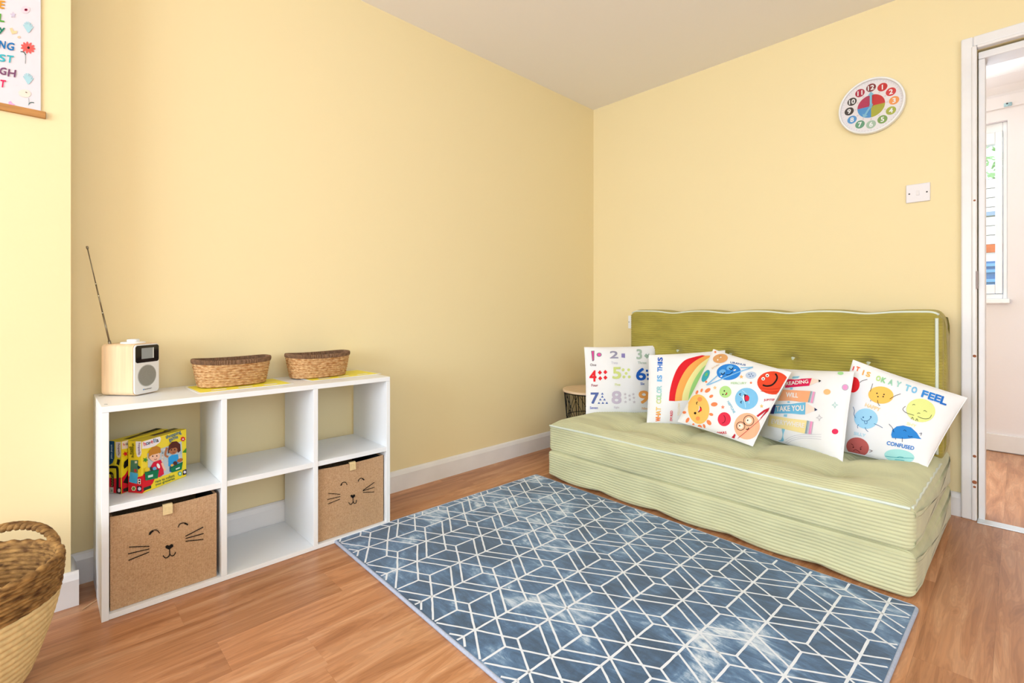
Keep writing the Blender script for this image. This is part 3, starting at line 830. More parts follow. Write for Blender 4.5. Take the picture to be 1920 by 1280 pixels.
k.text('BLAUPUNKT', RWd/2+.004, -.0155, .0036, '2B2B33', raw=True, fat=.6, width=.028); k.poly(ell(RWd/2-.014, -.0155, .0022), '3C8FD0')
def rmap(x, y, off):
    return rc+rs*x+rn*(.0013+off)+Vector((0, 0, -y))
k.build('maker_lettering', rmap, t, off=.0002, dl=.0001)
tc_ = rc-rn*RD*.45+rs*RWd*.52
obj('control_plate', MB().lathe([(.034, RH), (.034, RH+.0035), (.031, RH+.005), (0, RH+.005)], tc_-Vector((0, 0, 0)), 36), mat('white_plastic', 'EDEDEE', .35), t, smooth=False)
obj('dial', MB().lathe([(.017, RH+.005), (.017, RH+.012), (.015, RH+.0135), (0, RH+.0135)], tc_, 32), mat('white_plastic', 'EDEDEE', .35), t)
ab = rc-rn*RD*.86+rs*RWd*.16+Vector((0, 0, RH-.006))
# antenna: base near the back of the top, leaning back to the left
a_mat = mat('antenna_chrome', '8A8272', .28, metal=.9)
tipd = at(163, 461, 1.575)
a0 = Vector((tipd-ab)); La = a0.length; a0.normalize()
an = MB().tube([ab, ab+a0*La*.05], .0042, 10).tube([ab+a0*La*.05, ab+a0*La*.33], .0026, 8).tube([ab+a0*La*.33, ab+a0*La*.62], .0021, 8).tube([ab+a0*La*.62, ab+a0*La*.97], .0016, 8)
ao = obj('antenna', an, a_mat, t, smooth=True)
obj('antenna_tip', MB().tube([ab+a0*La*.965, ab+a0*La*.975, ab+a0*La*.995, ab+a0*La], [.0015, .0034, .0034, .0012], 10), a_mat, ao, smooth=True)
for q in (.33, .62, .5):
    obj('antenna_joint', MB().tube([ab+a0*La*(q-.004), ab+a0*La*(q+.004)], .0030, 8), CHROME, ao)

# ---- wicker floor basket beside the chimney breast
JUTE = mat('cream_jute_coil', 'E2C893', .85, noise_amt=.10, scale=60, spec=.15)
STRAW = mat('brown_seagrass_band', '5A3C22', .8, col2='B08650', scale=38, stretch=(1, 1, 2.5), spec=.2)
LB = Vector((.490, -3.050, 0)); LH = .290
t = thing('floor_basket', 'tall cream jute basket with brown woven band and loop handles', 'basket', tuple(LB))
def lb(f, th):
    a = .116+.060*math.sin(min(1, f*1.05)*PI/2)**1.0+.012*f
    if f < .12: a -= .03*(1-f/.12)**2
    return Vector((a*math.cos(th), a*math.sin(th), LH*f))
def coil(f0, f1, rows, stitch, amp, tw, inner=False):
    n = 260; m_ = rows*5; vs = []; fs = []
    for j in range(m_+1):
        rr = j/m_*rows; row = min(int(rr), rows-1); fr = rr-row
        f = f0+(f1-f0)*j/m_
        for i in range(n):
            th = 2*PI*i/n
            prof = math.sqrt(max(0, 1-(2*fr-1)**2))
            d_ = amp*prof*((.55+.6*abs(math.sin(th*stitch/2+fr*tw+row*1.7))) if tw else (.8+.3*abs(math.sin(th*stitch/2+row*PI/2))))
            p_ = lb(f, th); rad = Vector((p_.x, p_.y, 0)).normalized()
            p_ = p_+rad*(d_ if not inner else -.012-d_*.6)
            p_.z += .006*math.cos(2*(th-.9))*f
            vs.append(LB+p_)
    for j in range(m_):
        for i in range(n):
            a = j*n+i; b = j*n+(i+1) % n
            fs.append((a, b, b+n, a+n))
    return MB().add(vs, fs)
obj('jute_body', coil(0, .74, 14, 100, .0042, 0), JUTE, t, smooth=True)
obj('woven_band', coil(.735, 1.0, 9, 44, .0048, 2.6), STRAW, t, smooth=True)
obj('inner_jute', coil(.02, .66, 12, 100, .0042, 0, True), JUTE, t, smooth=True)
obj('inner_band', coil(.64, 1.0, 10, 44, .0048, 2.6, True), STRAW, t, smooth=True)
bv = [LB+lb(0.02, 2*PI*i/48)+Vector((0, 0, 0)) for i in range(48)]
obj('base', MB().add(bv, [tuple(range(48))]).add([p_-Vector((0, 0, .006)) for p_ in bv], [tuple(range(47, -1, -1))]), JUTE, t)
rim_pts = []
for i in range(160):
    th = 2*PI*i/160; p_ = lb(1.0, th); p_.z += .006*math.cos(2*(th-.9)); rim_pts.append(LB+p_+Vector((0, 0, .002))-Vector((p_.x, p_.y, 0)).normalized()*.005)
m = MB().tube(rim_pts, [.0085+.0018*math.sin(i*1.35) for i in range(160)], 10, closed=True)
obj('rim', m, STRAW, t, smooth=True)
def handle(thc):
    pts = []; rad = []
    for i in range(61):
        s_ = i/60; th = thc+(s_-.5)*1.25
        p_ = lb(1.0, th); up = .046*math.sin(PI*s_)**.55
        rr_ = Vector((p_.x, p_.y, 0)).normalized()
        pts.append(LB+p_+rr_*(.004+.012*math.sin(PI*s_))+Vector((0, 0, up-.012)))
    m = MB()
    for ph in (0, 2*PI/3, 4*PI/3):                 # three-strand braid
        q = []
        for i, p_ in enumerate(pts):
            a = i*.62+ph
            q.append(p_+Vector((math.cos(thc), math.sin(thc), 0))*.0078*math.cos(a)+Vector((0, 0, 1)).lerp(Vector((-math.sin(thc), math.cos(thc), 0)), .5)*.0078*math.sin(a))
        m.tube(q, .0076, 8)
    return m
for thc in (math.radians(150), math.radians(330)):
    obj('handle', handle(thc), STRAW, t, smooth=True)
# ---- straw lying on the floor by the skirting
st = obj('straw', MB().tube([(.215, -2.815, .0022), (.19, -2.79, .0025), (.165, -2.755, .002)], .0013, 6), mat('pale_straw', 'D9B48C', .7), loc=(.19, -2.79, 0))
tag(st, 'single pale straw lying on the floor between basket and shelf', 'straw')

# ---- rug
RC = Vector((1.132, -1.555, 0)); RA = -.0235; RL, RWi, RT = 1.605, 1.116, .011
t = thing('rug', 'slate blue marbled rug with white geometric lines in front of the sofa', 'rug', tuple(RC))
cr, sr = math.cos(RA), math.sin(RA)
def rp(x, y, z):
    # gentle waves of a rug lying on the floor
    wv = .0006*math.sin(x*7+y*3)
    return (RC.x+x*cr-y*sr, RC.y+x*sr+y*cr, z+(wv if z > .004 else 0))
def rrect(hl, hw, r, k=6):
    pts = []
    for cx_, cy_, a0 in ((hl-r, hw-r, 0), (-hl+r, hw-r, PI/2), (-hl+r, -hw+r, PI), (hl-r, -hw+r, 1.5*PI)):
        for i in range(k+1):
            a = a0+PI/2*i/k; pts.append((cx_+r*math.cos(a), cy_+r*math.sin(a)))
    return pts
hl, hw = RL/2, RWi/2
pts = rrect(hl-.009, hw-.009, .012)
V = [Vector(p_) for p_ in pts]
for i in range(1, 54):
    for j in range(1, 37):
        V.append(Vector((-hl+i*RL/54, -hw+j*RWi/37)))
r_ = delaunay_2d_cdt(V, [], [list(range(len(pts)))], 1, 1e-5)
m = MB().add([rp(v.x, v.y, RT) for v in r_[0]], [tuple(f) for f in r_[2]])
n = len(pts)
m.add([rp(x, y, RT) for x, y in pts]+[rp(x, y, .0005) for x, y in pts], [(i, n+i, n+(i+1) % n, (i+1) % n) for i in range(n)]+[tuple(range(2*n-1, n-1, -1))])
obj('pile', m, MARBLE, t)
bp_ = []
edge = rrect(hl-.006, hw-.006, .014, 5)
dense = []
for i in range(len(edge)):
    a, b = Vector(edge[i]), Vector(edge[(i+1) % len(edge)])
    k = max(1, int((b-a).length/.02))
    dense += [a.lerp(b, q/k) for q in range(k)]
obj('binding', MB().tube([rp(p_.x, p_.y, RT-.0052) for p_ in dense], .0060, 10, closed=True), mat('periwinkle_binding', 'ABB5CC', .7, noise_amt=.08, scale=150), t, smooth=True)
# woven white line pattern
ln = MB()
def clip(a, b):
    X, Y = hl-.012, hw-.012
    t0, t1 = 0., 1.; dx, dy = b[0]-a[0], b[1]-a[1]
    for p_, q in ((-dx, a[0]+X), (dx, X-a[0]), (-dy, a[1]+Y), (dy, Y-a[1])):
        if abs(p_) < 1e-9:
            if q < 0: return None
        else:
            r0 = q/p_
            if p_ < 0: t0 = max(t0, r0)
            else: t1 = min(t1, r0)
    if t0 >= t1: return None
    return (a[0]+t0*dx, a[1]+t0*dy), (a[0]+t1*dx, a[1]+t1*dy)
def seg(a, b, wd=.0062):
    c_ = clip(a, b)
    if not c_: return
    a, b = Vector(c_[0]), Vector(c_[1])
    if (b-a).length < .004: return
    d_ = (b-a).normalized(); nn = Vector((-d_.y, d_.x))
    k = max(1, int((b-a).length/.016)); L_, R_ = [], []
    for i in range(k+1):
        p_ = a.lerp(b, i/k)
        j = .0011*noise.noise((p_.x*60, p_.y*60, 3.1)) if 0 < i < k else 0
        w_ = wd/2*(1+.18*noise.noise((p_.x*90, p_.y*90, 7.7)))
        p_ = p_+nn*j
        L_.append(p_+nn*w_); R_.append(p_-nn*w_)
    vs = [rp(p_.x, p_.y, RT+.0008) for p_ in L_]+[rp(p_.x, p_.y, RT+.0008) for p_ in R_]
    q = k+1
    ln.add(vs, [(i, q+i, q+i+1, i+1) for i in range(k)])
PX, PY = .1065, .367
H2 = PY/2
for i in range(-4, 14):
    x = -.544+PX*i
    for j in range(-4, 5):
        y = -.2624+PY*j+(H2 if i % 2 else 0)
        seg((x, y-.161), (x, y+.161), .0068)
        for sx in (PX,):
            x2 = x+sx
            for sg in (1, -1):
                seg((x, y+sg*.039), (x2, y+sg*(H2-.078)))
                seg((x, y+sg*.078), (x2, y+sg*(H2-.039)))
                seg((x, y-sg*.039), (x2, y+sg*.022))
                # mirrored towards the previous row
                seg((x2, y+sg*H2-sg*.039), (x, y+sg*.161)) if False else None
        # previous row
        x0 = x-PX
        for sg in (1, -1):
            seg((x, y-sg*.039), (x0, y+sg*.022))
obj('line_pattern', ln, mat('white_woven_line', 'E6ECF6', .8, sheen=.2), t)

# ---- corduroy floor sofa (folding mattress)
SO = Vector((1.18, -.49, 0)); SAng = -.018
t = thing('floor_sofa', 'olive green corduroy folding floor sofa with tufted buttons', 'sofa', tuple(SO))
cs_, ss_ = math.cos(SAng), math.sin(SAng)
def sw(x, y, z):
    return (SO.x+(x-SO.x)*cs_-(y-SO.y)*ss_, SO.y+(x-SO.x)*ss_+(y-SO.y)*cs_-.012, z)
PITCH = .0123
def section(y0, y1, z0, z1, r):
    """closed outline of the y-z cross-section, points every PITCH/5, with outward normals"""
    cor = [(y0+r, z0+r, PI), (y0+r, z1-r, PI/2), (y1-r, z1-r, 0), (y1-r, z0+r, -PI/2)]   # start bottom-front, go up the front
    path = []
    for cy_, cz_, a in cor:
        for i in range(13):
            th = a+PI/2-PI/2*i/12
            path.append((cy_+r*math.cos(th), cz_+r*math.sin(th), math.cos(th), math.sin(th)))
    out = []; carry = 0.
    L = len(path); step = PITCH/5; s = 0.
    tot = sum(math.hypot(path[(i+1) % L][0]-path[i][0], path[(i+1) % L][1]-path[i][1]) for i in range(L))
    nr = round(tot/PITCH); npts = nr*5; step = tot/npts
    acc = 0.; k = 0
    for i in range(L):
        a = path[i]; b = path[(i+1) % L]; d_ = math.hypot(b[0]-a[0], b[1]-a[1])
        while k*step < acc+d_-1e-9 and k < npts:
            f = (k*step-acc)/d_ if d_ > 0 else 0
            out.append((a[0]+(b[0]-a[0])*f, a[1]+(b[1]-a[1])*f, a[2]+(b[2]-a[2])*f, a[3]+(b[3]-a[3])*f, k/5))
            k += 1
        acc += d_
    return out
def cushion(name, x0, x1, y0, y1, z0, z1, r, fld, rib=.0036, ns=110, er=.03):
    sec = section(y0, y1, z0, z1, r); n = len(sec)
    yc, zc = (y0+y1)/2, (z0+z1)/2
    xs = [(x0+er*(1-math.cos(PI/2*i/6)), er*(1-math.sin(PI/2*i/6))) for i in range(7)]
    xs += [(x0+er+(x1-x0-2*er)*i/ns, 0) for i in range(1, ns)]
    xs += [(x1-er*(1-math.cos(PI/2*i/6)), er*(1-math.sin(PI/2*i/6))) for i in range(6, -1, -1)]
    vs = []; fs = []
    for x, ins in xs:
        for y, z, ny, nz, k in sec:
            d_ = rib*abs(math.sin(PI*k))-rib*.6-ins
            dy, dz = fld(x, y, z, ny, nz)
            vs.append(sw(x, y+ny*d_+dy, z+nz*d_+dz))
    for i in range(len(xs)-1):
        for j in range(n):
            a = i*n+j; b = i*n+(j+1) % n
            fs.append((a, b, b+n, a+n))
    # ends
    m = MB().add(vs, fs)
    for e, base in ((0, 0), (1, (len(xs)-1)*n)):
        c_ = Vector((0, 0, 0))
        ring = [Vector(vs[base+j]) for j in range(n)]
        for q in ring: c_ += q
        c_ /= n
        i1 = [q.lerp(c_, .12)+Vector(((-1 if e == 0 else 1)*.006, 0, 0)) for q in ring]
        cc = c_+Vector(((-1 if e == 0 else 1)*.010, 0, 0))
        b0 = len(m.v); m.v += [tuple(q) for q in ring]+[tuple(q) for q in i1]+[tuple(cc)]
        for j in range(n):
            j2 = (j+1) % n
            q1 = (b0+j, b0+j2, b0+n+j2, b0+n+j); q2 = (b0+n+j, b0+n+j2, b0+2*n)
            m.f += [q1 if e == 1 else q1[::-1], q2 if e == 1 else q2[::-1]]; m.m += [0, 0]
    return m
TX = [.745, 1.055, 1.365, 1.675]
def tuft(x, y, pts, sx, sy, dep):
    d_ = 0
    for a, b in pts:
        d_ += dep*math.exp(-(abs(x-a)/sx)**1.5-(abs(y-b)/sy)**1.5)
    return d_
seat_t = [(a, -.73) for a in TX]+[(a, -.42) for a in TX]
def f_seat(x, y, z, ny, nz):
    dz = dy = 0
    if nz > .2:
        edge = min(1, (y+.948)/.06)*min(1, max(0, min(x-SX_0, SX_1-x))/.06)
        dz = (.026*edge-tuft(x, y, seat_t, .034, .028, .046)-tuft(x, y, seat_t, .13, .11, .040))*nz
        dz -= .012*math.exp(-((y+.73)/.024)**2)*nz*(1 if .745 < x < 1.675 else 0)
        for a in TX: dz -= .009*math.exp(-((x-a)/.02)**2)*nz*(1 if y > -.73 else max(0, 1-(-.73-y)/.12))
    if ny < -.2:
        dy = -ny*(.004*math.sin(x*9)+.003*math.sin(x*21+1))*-1
    return dy, dz+.002*noise.noise((x*6, y*6, z*6))
def f_base(x, y, z, ny, nz):
    wv = math.sin(PI*(x-.435)/.31)
    dy = (-.010*abs(wv)+.006)*(1 if ny < -.1 else 0)*max(0, min(1, (.15-z)/.06))+.003*noise.noise((x*5, 2, z*9))*(ny < -.1)
    dz = 0
    if nz < -.2: dz = .010*(1-abs(wv))*(1 if x < 1.80 else 0)*max(0, min(1, (-.55-y)/.3))
    if nz > .2: dz = -.002*abs(nz)*(1-abs(wv))
    return dy, dz
back_t = [(a, .655) for a in TX]+[(a, .40) for a in TX]
def f_back(x, y, z, ny, nz):
    dy = dz = 0
    if ny < -.2:
        dy = (tuft(x, z, back_t, .032, .028, .040)+tuft(x, z, back_t, .11, .10, .030)-.016)*-ny
    if nz > .2:
        for a in TX: dz -= .014*math.exp(-((x-a)/.075)**2)*nz
        e_ = max(0, .05-min(x-.452, 1.935-x)); dz -= (.05-math.sqrt(max(0, .0025-e_*e_)))*nz
    return dy, dz+.0015*noise.noise((x*5, y*5, z*5))
SX_0, SX_1 = .405, 1.940
bs = obj('base_mattress', cushion('b', SX_0-.004, SX_1+.002, -.952, -.045, .002, .146, .020, f_base), CORD, t, smooth=True)
se = obj('seat_mattress', cushion('s', SX_0, SX_1, -.948, -.045, .146, .284, .018, f_seat), CORD, t, smooth=True)
ba = obj('back_cushion', cushion('k', .452, 1.935, -.232, -.052, .275, .897, .035, f_back), CORDB, t, smooth=True)
def on(fld, x, y, z, ny, nz):
    dy, dz = fld(x, y, z, ny, nz); return y+dy, z+dz
# pale piping along the front top edge of the seat and of the back
pp = []
for i in range(121):
    x = SX_0+.012+(SX_1-SX_0-.024)*i/120
    pp.append(sw(x, -.948+.0045, .284-.0045+.0015*math.sin(x*11)))
pe = [sw(SX_1-.010, -.935+.0085*k, .2765+.002*math.sin(k*.7)) for k in range(1, 80)]
obj('piping', MB().tube(pp, .0052, 8).tube(pe, .0045, 8), PIPE, se, smooth=True)
pp = []
for i in range(121):
    x = .452+.014+(1.935-.452-.028)*i/120
    dy, dz = f_back(x, -.20, .89, -.5, .8)
    pp.append(sw(x, -.232-.001, .897-.0085+dz*1.0))
pe = [sw(1.935-.019, -.2500+.006*math.exp(-((.862-.0075*k-.655)/.1)**2), .862-.0075*k) for k in range(0, 75)]
obj('piping', MB().tube(pp, .0052, 8).tube(pe, .0060, 8), PIPE, ba, smooth=True)
for a, z in back_t[:4]:
    dy, dz = f_back(a, -.232, z, -1, 0)
    obj('button', MB().lathe([(.014, -.003), (.0135, .003), (.009, .006), (0, .007)], sw(a, -.232+dy-.001, z), 16, axis='y'), mat('mint_button', 'CDD3BE', .5), ba, smooth=True)
for a, y in seat_t[:4]:
    dy, dz = f_seat(a, y, .284, 0, 1)
    obj('button', MB().lathe([(.011, -.002), (.0105, .002), (.007, .0045), (0, .0055)], sw(a, y, .284+dz), 16), CORD, se, smooth=True)

# ---- wall socket half hidden by the sofa back
t = thing('wall_socket', 'white wall socket half hidden behind the sofa back', 'socket', (.37, YW, .815))
obj('face_plate', MB().box((.309, YW-.010, .772), (.455, YW, .858)), UPVC, t, bevel=.003)
for x in (.352, .412):
    obj('rocker', MB().box((x-.006, YW-.0125, .835), (x+.006, YW-.0098, .848)), UPVC, t, bevel=.001)
    for dx, dz in ((0, .02), (-.011, .0), (.011, .0)):
        obj('pin_slot', MB().box((x+dx-.003, YW-.0104, .795+dz-.002), (x+dx+.003, YW-.0098, .795+dz+.002)), DARK, t)
obj('screw', MB().lathe([(.003, 0), (.003, .0006), (0, .0007)], (.316, YW-.010, .815), 10, axis='y'), mat('dark_screw', '2A2624', .5), t)

# ---- wire side table in the corner
TC = Vector((.212, -.325, 0)); TZ = .382
t = thing('side_table', 'round wood topped table with black wire frame in the corner', 'table', tuple(TC))
obj('table_top', MB().lathe([(.172, TZ-.015), (.178, TZ-.013), (.178, TZ-.003), (.175, TZ), (0, TZ)], TC, 64), mat('pale_birch', 'E8CDAE', .5, noise_amt=.06, scale=5, stretch=(1, 9, 1)), t)
def ring_pts(r, z, n=56): return [TC+Vector((r*math.cos(2*PI*i/n), r*math.sin(2*PI*i/n), z)) for i in range(n)]
r_at = lambda z: .135+.036*z/TZ
for z in (TZ-.019, .205, .006):
    obj('wire_ring', MB().tube(ring_pts(r_at(z), z), .0032 if z > .3 else .0024, 6, closed=True), BLACKM, t, smooth=True)
def wp(th, z): return TC+Vector((r_at(z)*math.cos(th), r_at(z)*math.sin(th), z))
for i in range(8):
    th = 2*PI*i/8+.08
    for dth in (0., .12):
        obj('upright', MB().tube([wp(th+dth, TZ-.019), wp(th+dth*.5, .006)], .0026, 6), BLACKM, t)
    th2 = th+2*PI/8
    for za, zb in ((TZ-.019, .205), (.205, .006)):
        obj('cross_wire', MB().tube([wp(th+.16, za), wp(th2-.04, zb)], .0018, 6), BLACKM, t)
        obj('cross_wire', MB().tube([wp(th2-.04, za), wp(th+.16, zb)], .0018, 6), BLACKM, t)

# ============================================================ CUSHIONS
class Pillow:
    def __init__(s, label, corners, thick, seed, pinch=.022, back=.045):
        s.c = [at(*q) for q in corners]               # TL, TR, BR, BL as (px, py, depth)
        s.T = thick; s.B = back; s.seed = seed; s.pinch = pinch
        c = s.c
        s.n = (c[1]-c[3]).cross(c[0]-c[2]).normalized()
        if s.n.dot(CAM-c[0]) < 0: s.n = -s.n
        ctr = sum(c, Vector())/4
        low = min(q.z for q in c)
        s.t = thing('cushion', label, 'cushion', (ctr.x, ctr.y, low), 'printed cushions on the sofa')
    def flat(s, u, v):
        a, b = 2*u-1, 2*v-1
        uu = .5+a/2*(1-s.pinch*(1-b*b)); vv = .5+b/2*(1-s.pinch*(1-a*a))
        tl, tr, br, bl = s.c
        return (tl*(1-uu)+tr*uu)*(1-vv)+(bl*(1-uu)+br*uu)*vv
    def h(s, u, v):
        a, b = min(1, abs(2*u-1)), min(1, abs(2*v-1))
        return (max(0, (1-a**2.6)*(1-b**2.6)))**.55
    def front(s, u, v, off=0):
        h = s.h(u, v)
        wr = (.006*noise.noise((u*3.4, v*3.4, s.seed))+.0025*noise.noise((u*7, v*5, s.seed+4)))*min(1, h*2)
        return s.flat(u, v)+s.n*(s.T*h+wr+off)
    def backp(s, u, v):
        return s.flat(u, v)-s.n*s.B*s.h(u, v)
    def build(s, zipc=None):
        n = 64; m = MB(); V = []; fs = []
        idx = [.5-.5*math.cos(PI*i/n) for i in range(n+1)]
        for sgn in (0, 1):
            b0 = len(V)
            for u in idx:
                for v in idx:
                    V.append(s.front(u, v) if sgn == 0 else s.backp(u, v))
            for i in range(n):
                for j in range(n):
                    a = b0+i*(n+1)+j; q = (a, a+1, a+n+2, a+n+1)
                    fs.append(q if sgn == 0 else q[::-1])
        m.add(V, fs)
        obj('cover', m, COTTON, s.t, smooth=True)
        e = [s.flat(u, 0) for u in idx]+[s.flat(1, v) for v in idx[1:]]+[s.flat(u, 1) for u in idx[::-1][1:]]+[s.flat(0, v) for v in idx[::-1][1:-1]]
        obj('seam', MB().tube(e, .0022, 6, closed=True), COTTON, s.t, smooth=True)
        # a table from picture position to surface position, for laying out the print
        return s
    def mp(s, px, py, off):
        u = v = .5
        for _ in range(14):
            p = proj(s.front(u, v)); e = (px-p[0], py-p[1])
            if abs(e[0])+abs(e[1]) < .05: break
            pu = proj(s.front(u+.004, v)); pv = proj(s.front(u, v+.004))
            a, b = (pu[0]-p[0])/.004, (pv[0]-p[0])/.004; c, d_ = (pu[1]-p[1])/.004, (pv[1]-p[1])/.004
            D = a*d_-b*c
            if abs(D) < 1e-6: break
            u += .9*max(-.15, min(.15, (e[0]*d_-b*e[1])/D)); v += .9*max(-.15, min(.15, (a*e[1]-c*e[0])/D))
            u = max(.004, min(.996, u)); v = max(.004, min(.996, v))
        return s.front(u, v, off)
    def pr(s, name, P, split=False):
        return P.build(name, s.mp, s.t, off=.0014, dl=.0005, split=split)

# number cushion
P = Pillow('white square cushion printed with colourful numbers one to nine', [(1096, 651, 2.89), (1229, 648, 2.95), (1229, 775, 2.87), (1099, 777, 2.80)], .045, 1.3).build()
T = lambda x, y: (1080+x/7.528, 630+y/7.528)
def num(s, x, y, h, c, wd=None):
    q = Print(T); q.text(s, x, y, h, c, fat=.6, width=wd); P.pr('number_print', q)
q = Print(T); q.poly([(212, 208), (258, 206), (255, 340), (242, 354), (228, 352)], '77767E', 1); q.poly([(222, 216), (248, 214), (246, 336), (236, 343)], 'E8489C', 2); P.pr('number_print', q)
num('2', 535, 262, 13, '9A97B0', 15); num('3', 890, 255, 18, 'A9BDB0'); num('4', 237, 562, 20, 'E3262F', 12); num('5', 573, 520, 21, 'D3DE8A', 15); num('6', 915, 537, 22, '1F5FC0', 17)
num('7', 262, 875, 20, '5A6CA8', 14); num('8', 570, 865, 23, 'C9BFD2', 17); num('9', 955, 860, 23, 'F2A95C', 18)
q = Print(T, 5.)
q.poly(ell(325, 262, 36, 30), '8B8A92', 1); q.poly(ell(325, 262, 24, 20), 'EE56A8', 2)
q.poly([(640, 245), (690, 245), (690, 308), (640, 300)], '8F86C0', 1)
q.poly([(960, 280), (985, 245), (1010, 265), (1030, 240), (1035, 285), (1000, 318)], '9DB5A6', 1)
for x, y in ((335, 513), (412, 507), (340, 595), (413, 585)): q.poly(ell(x, y, 29, 32, 0, 4), 'E3262F', 1)
for x, y in ((663, 475), (742, 475), (706, 525), (675, 575), (750, 575)): q.poly(ell(x, y, 20), 'D3DE8A', 1)
for x, y in ((1000, 488), (1012, 545), (1018, 603), (1045, 555), (1052, 610)): q.poly(ell(x, y, 21, 21, PI/4, 4), '1F5FC0', 1)
for x, y in ((370, 810), (370, 852), (342, 892), (400, 892), (322, 940), (377, 940), (433, 940)): q.poly([(x, y-15), (x+19, y+15), (x-19, y+15)], '5A73B8', 1)
for x, y in ((692, 820), (808, 820), (752, 840), (695, 870), (815, 870), (757, 895), (697, 928), (820, 930)): q.poly(star(x, y, 24), 'CFC8D0', 1)
for x, y in ((1060, 815), (1098, 812), (1060, 875), (1093, 880), (1070, 935)): q.poly(ell(x, y, 19), 'F2A95C', 1)
P.pr('shape_print', q, True)
q = Print(T)
for s_, x, y, c in (('One', 240, 405, '9A8F94'), ('Two', 540, 375, 'D6D5E0'), ('Three', 930, 375, 'BFCEC6'), ('Four', 262, 693, 'B0606A'), ('Five', 585, 683, 'DDE5A8'), ('Six', 937, 670, '6F86C8'), ('Seven', 250, 1010, '8088C8'), ('Eight', 572, 1008, 'D8D2DC'), ('Nine', 975, 1020, 'EFC9A0')):
    q.text(s_, x, y, 4.6, c, fat=.6)
P.pr('word_print', q, True)

# rainbow cushion
T2 = lambda x, y: (1200+x/6.097, 640+y/6.097)
P = Pillow('white cushion printed with a rainbow and the words what color is this', [(1217, 666, 2.70), (1359, 657, 2.63), (1362, 802, 2.53), (1213, 794, 2.60)], .045, 4.1).build()
q = Print(T2)
msg = 'WHAT COLOR IS THIS'; cols = ['EE7B3A', 'F0994A', 'F0B45A', 'F2CF74', 'F2CF74', 'D8DC94', 'B9D9A6', 'A6D6BE', 'A4D4D8', 'A4D4D8', '8FCBE2', '7FBCE6', '6FAEE4', '5B9FE0', '4A8EDA', '3C7CD2', '2F6AC8', '2458BE']
for i, ch in enumerate(msg):
    if ch == ' ': continue
    f = i/(len(msg)-1)
    q.text(ch, 206+24*f, 893-690*f, 8.6, cols[i], -PI/2+.06, fat=.7, width=3.2 if ch == 'I' else 6.6)
P.pr('lettering_print', q)
def band(col, a, b):
    q = Print(T2, 4.); q.poly(smooth_line(a, 4)+smooth_line(b, 4)[::-1], col); P.pr('rainbow_band', q)
A0 = [(330, 678), (342, 560), (378, 420), (432, 300), (512, 215), (610, 180), (710, 157)]
A1 = [(398, 682), (408, 595), (436, 490), (490, 375), (560, 280), (650, 210), (745, 162)]
A2 = [(478, 676), (490, 592), (530, 480), (592, 370), (665, 278), (745, 212), (830, 160)]
A3 = [(552, 672), (562, 600), (592, 500), (642, 400), (706, 312), (784, 244), (880, 178)]
A4 = [(604, 680), (625, 610), (664, 520), (716, 420), (776, 330), (840, 270), (930, 200)]
band('E0212B', A0, A1); band('F6AE5A', A1, A2); band('F4EFA6', A2, A3); band('A5DE86', A3, A4)
q = Print(T2); q.text("I'M RED", 357, 850, 4.6, 'DD2B44', -PI/2+.04, fat=.6, width=19); q.text('YELLOW', 444, 775, 4.2, 'F3E0B2', -PI/2+.04, width=24)
P.pr('word_print', q, True)

# planet cushion
P = Pillow('white tilted cushion printed with smiling sun and planets, in front of the others', [(1338, 655, 2.50), (1483, 698, 2.22), (1411, 836, 2.13), (1271, 790, 2.42)], .050, 7.7).build()
def blob(nm, col, cx, cy, rx, ry=None, rot=0, extra=None):
    q = Print(T2, 4.); q.poly(ell(cx, cy, rx, ry, rot), col, 1)
    if extra: extra(q)
    P.pr(nm, q)
def sunx(q):
    q.poly([(535, 700), (600, 640), (600, 860), (560, 780)], 'FBC468', 1)
    for x, y, r in ((685, 662, 27), (663, 882, 24)): q.poly(ell(x, y, r), 'F39A5A', 2)
    q.poly(ell(632, 821, 14), BLACK, 2); q.line([(662, 692), (648, 702), (652, 722)], 1.4, BLACK, 2)
    q.poly([(680, 735), (705, 760), (705, 795), (668, 815), (662, 790), (680, 775)], '7A1420', 2); q.poly(ell(694, 782, 15, 19), 'E8313A', 3); q.line([(680, 740), (681, 775), (665, 800)], 1.2, 'FFFFFF', 3)
blob('sun_print', 'FBC468', 672, 775, 122, 170, -.1, sunx)
for x, y, rx, ry, ro in ((775, 560, 36, 20, -.6), (815, 628, 24, 16, -.5), (850, 720, 38, 24, -.1), (815, 835, 24, 16, .3), (790, 928, 34, 22, .9), (735, 968, 24, 13, 1.2), (685, 978, 28, 22, .8), (610, 955, 20, 13, 1.8), (545, 900, 32, 17, 2.1), (508, 812, 21, 16, 0), (705, 560, 22, 12, -1.2), (652, 582, 24, 13, -1.1)):
    blob('sun_ray_print', 'F58A58', x, y, rx, ry, ro)
blob('planet_print', 'DFA56C', 920, 196, 86, 52, -.15, lambda q: [q.poly(ell(925, 180, 9), 'F5E6D6', 2), q.poly(ell(890, 212, 9), 'F5E6D6', 2), q.line([(905, 170), (935, 172)], .8, '8A5A30', 2)])
def neptune(q):
    for x, y in ((1028, 303), (944, 347)): q.poly(ell(x, y, 38, 26, -.3), '6FB4EE', 2)
    for x, y in ((1045, 315), (950, 370)): q.line([(x-24, y-8), (x, y+8), (x+22, y-14)], 1.6, '12233F', 3)
    q.line([(985, 385), (1025, 380), (1062, 350)], 1.2, '12233F', 3)
    q.poly(ell(1085, 330, 16, 7, -.4), 'F6F2E8', 3); q.poly(ell(932, 400, 13, 8, -.6), 'F6F2E8', 3)
blob('planet_print', '2F86DC', 1015, 350, 138, 92, -.08, neptune)
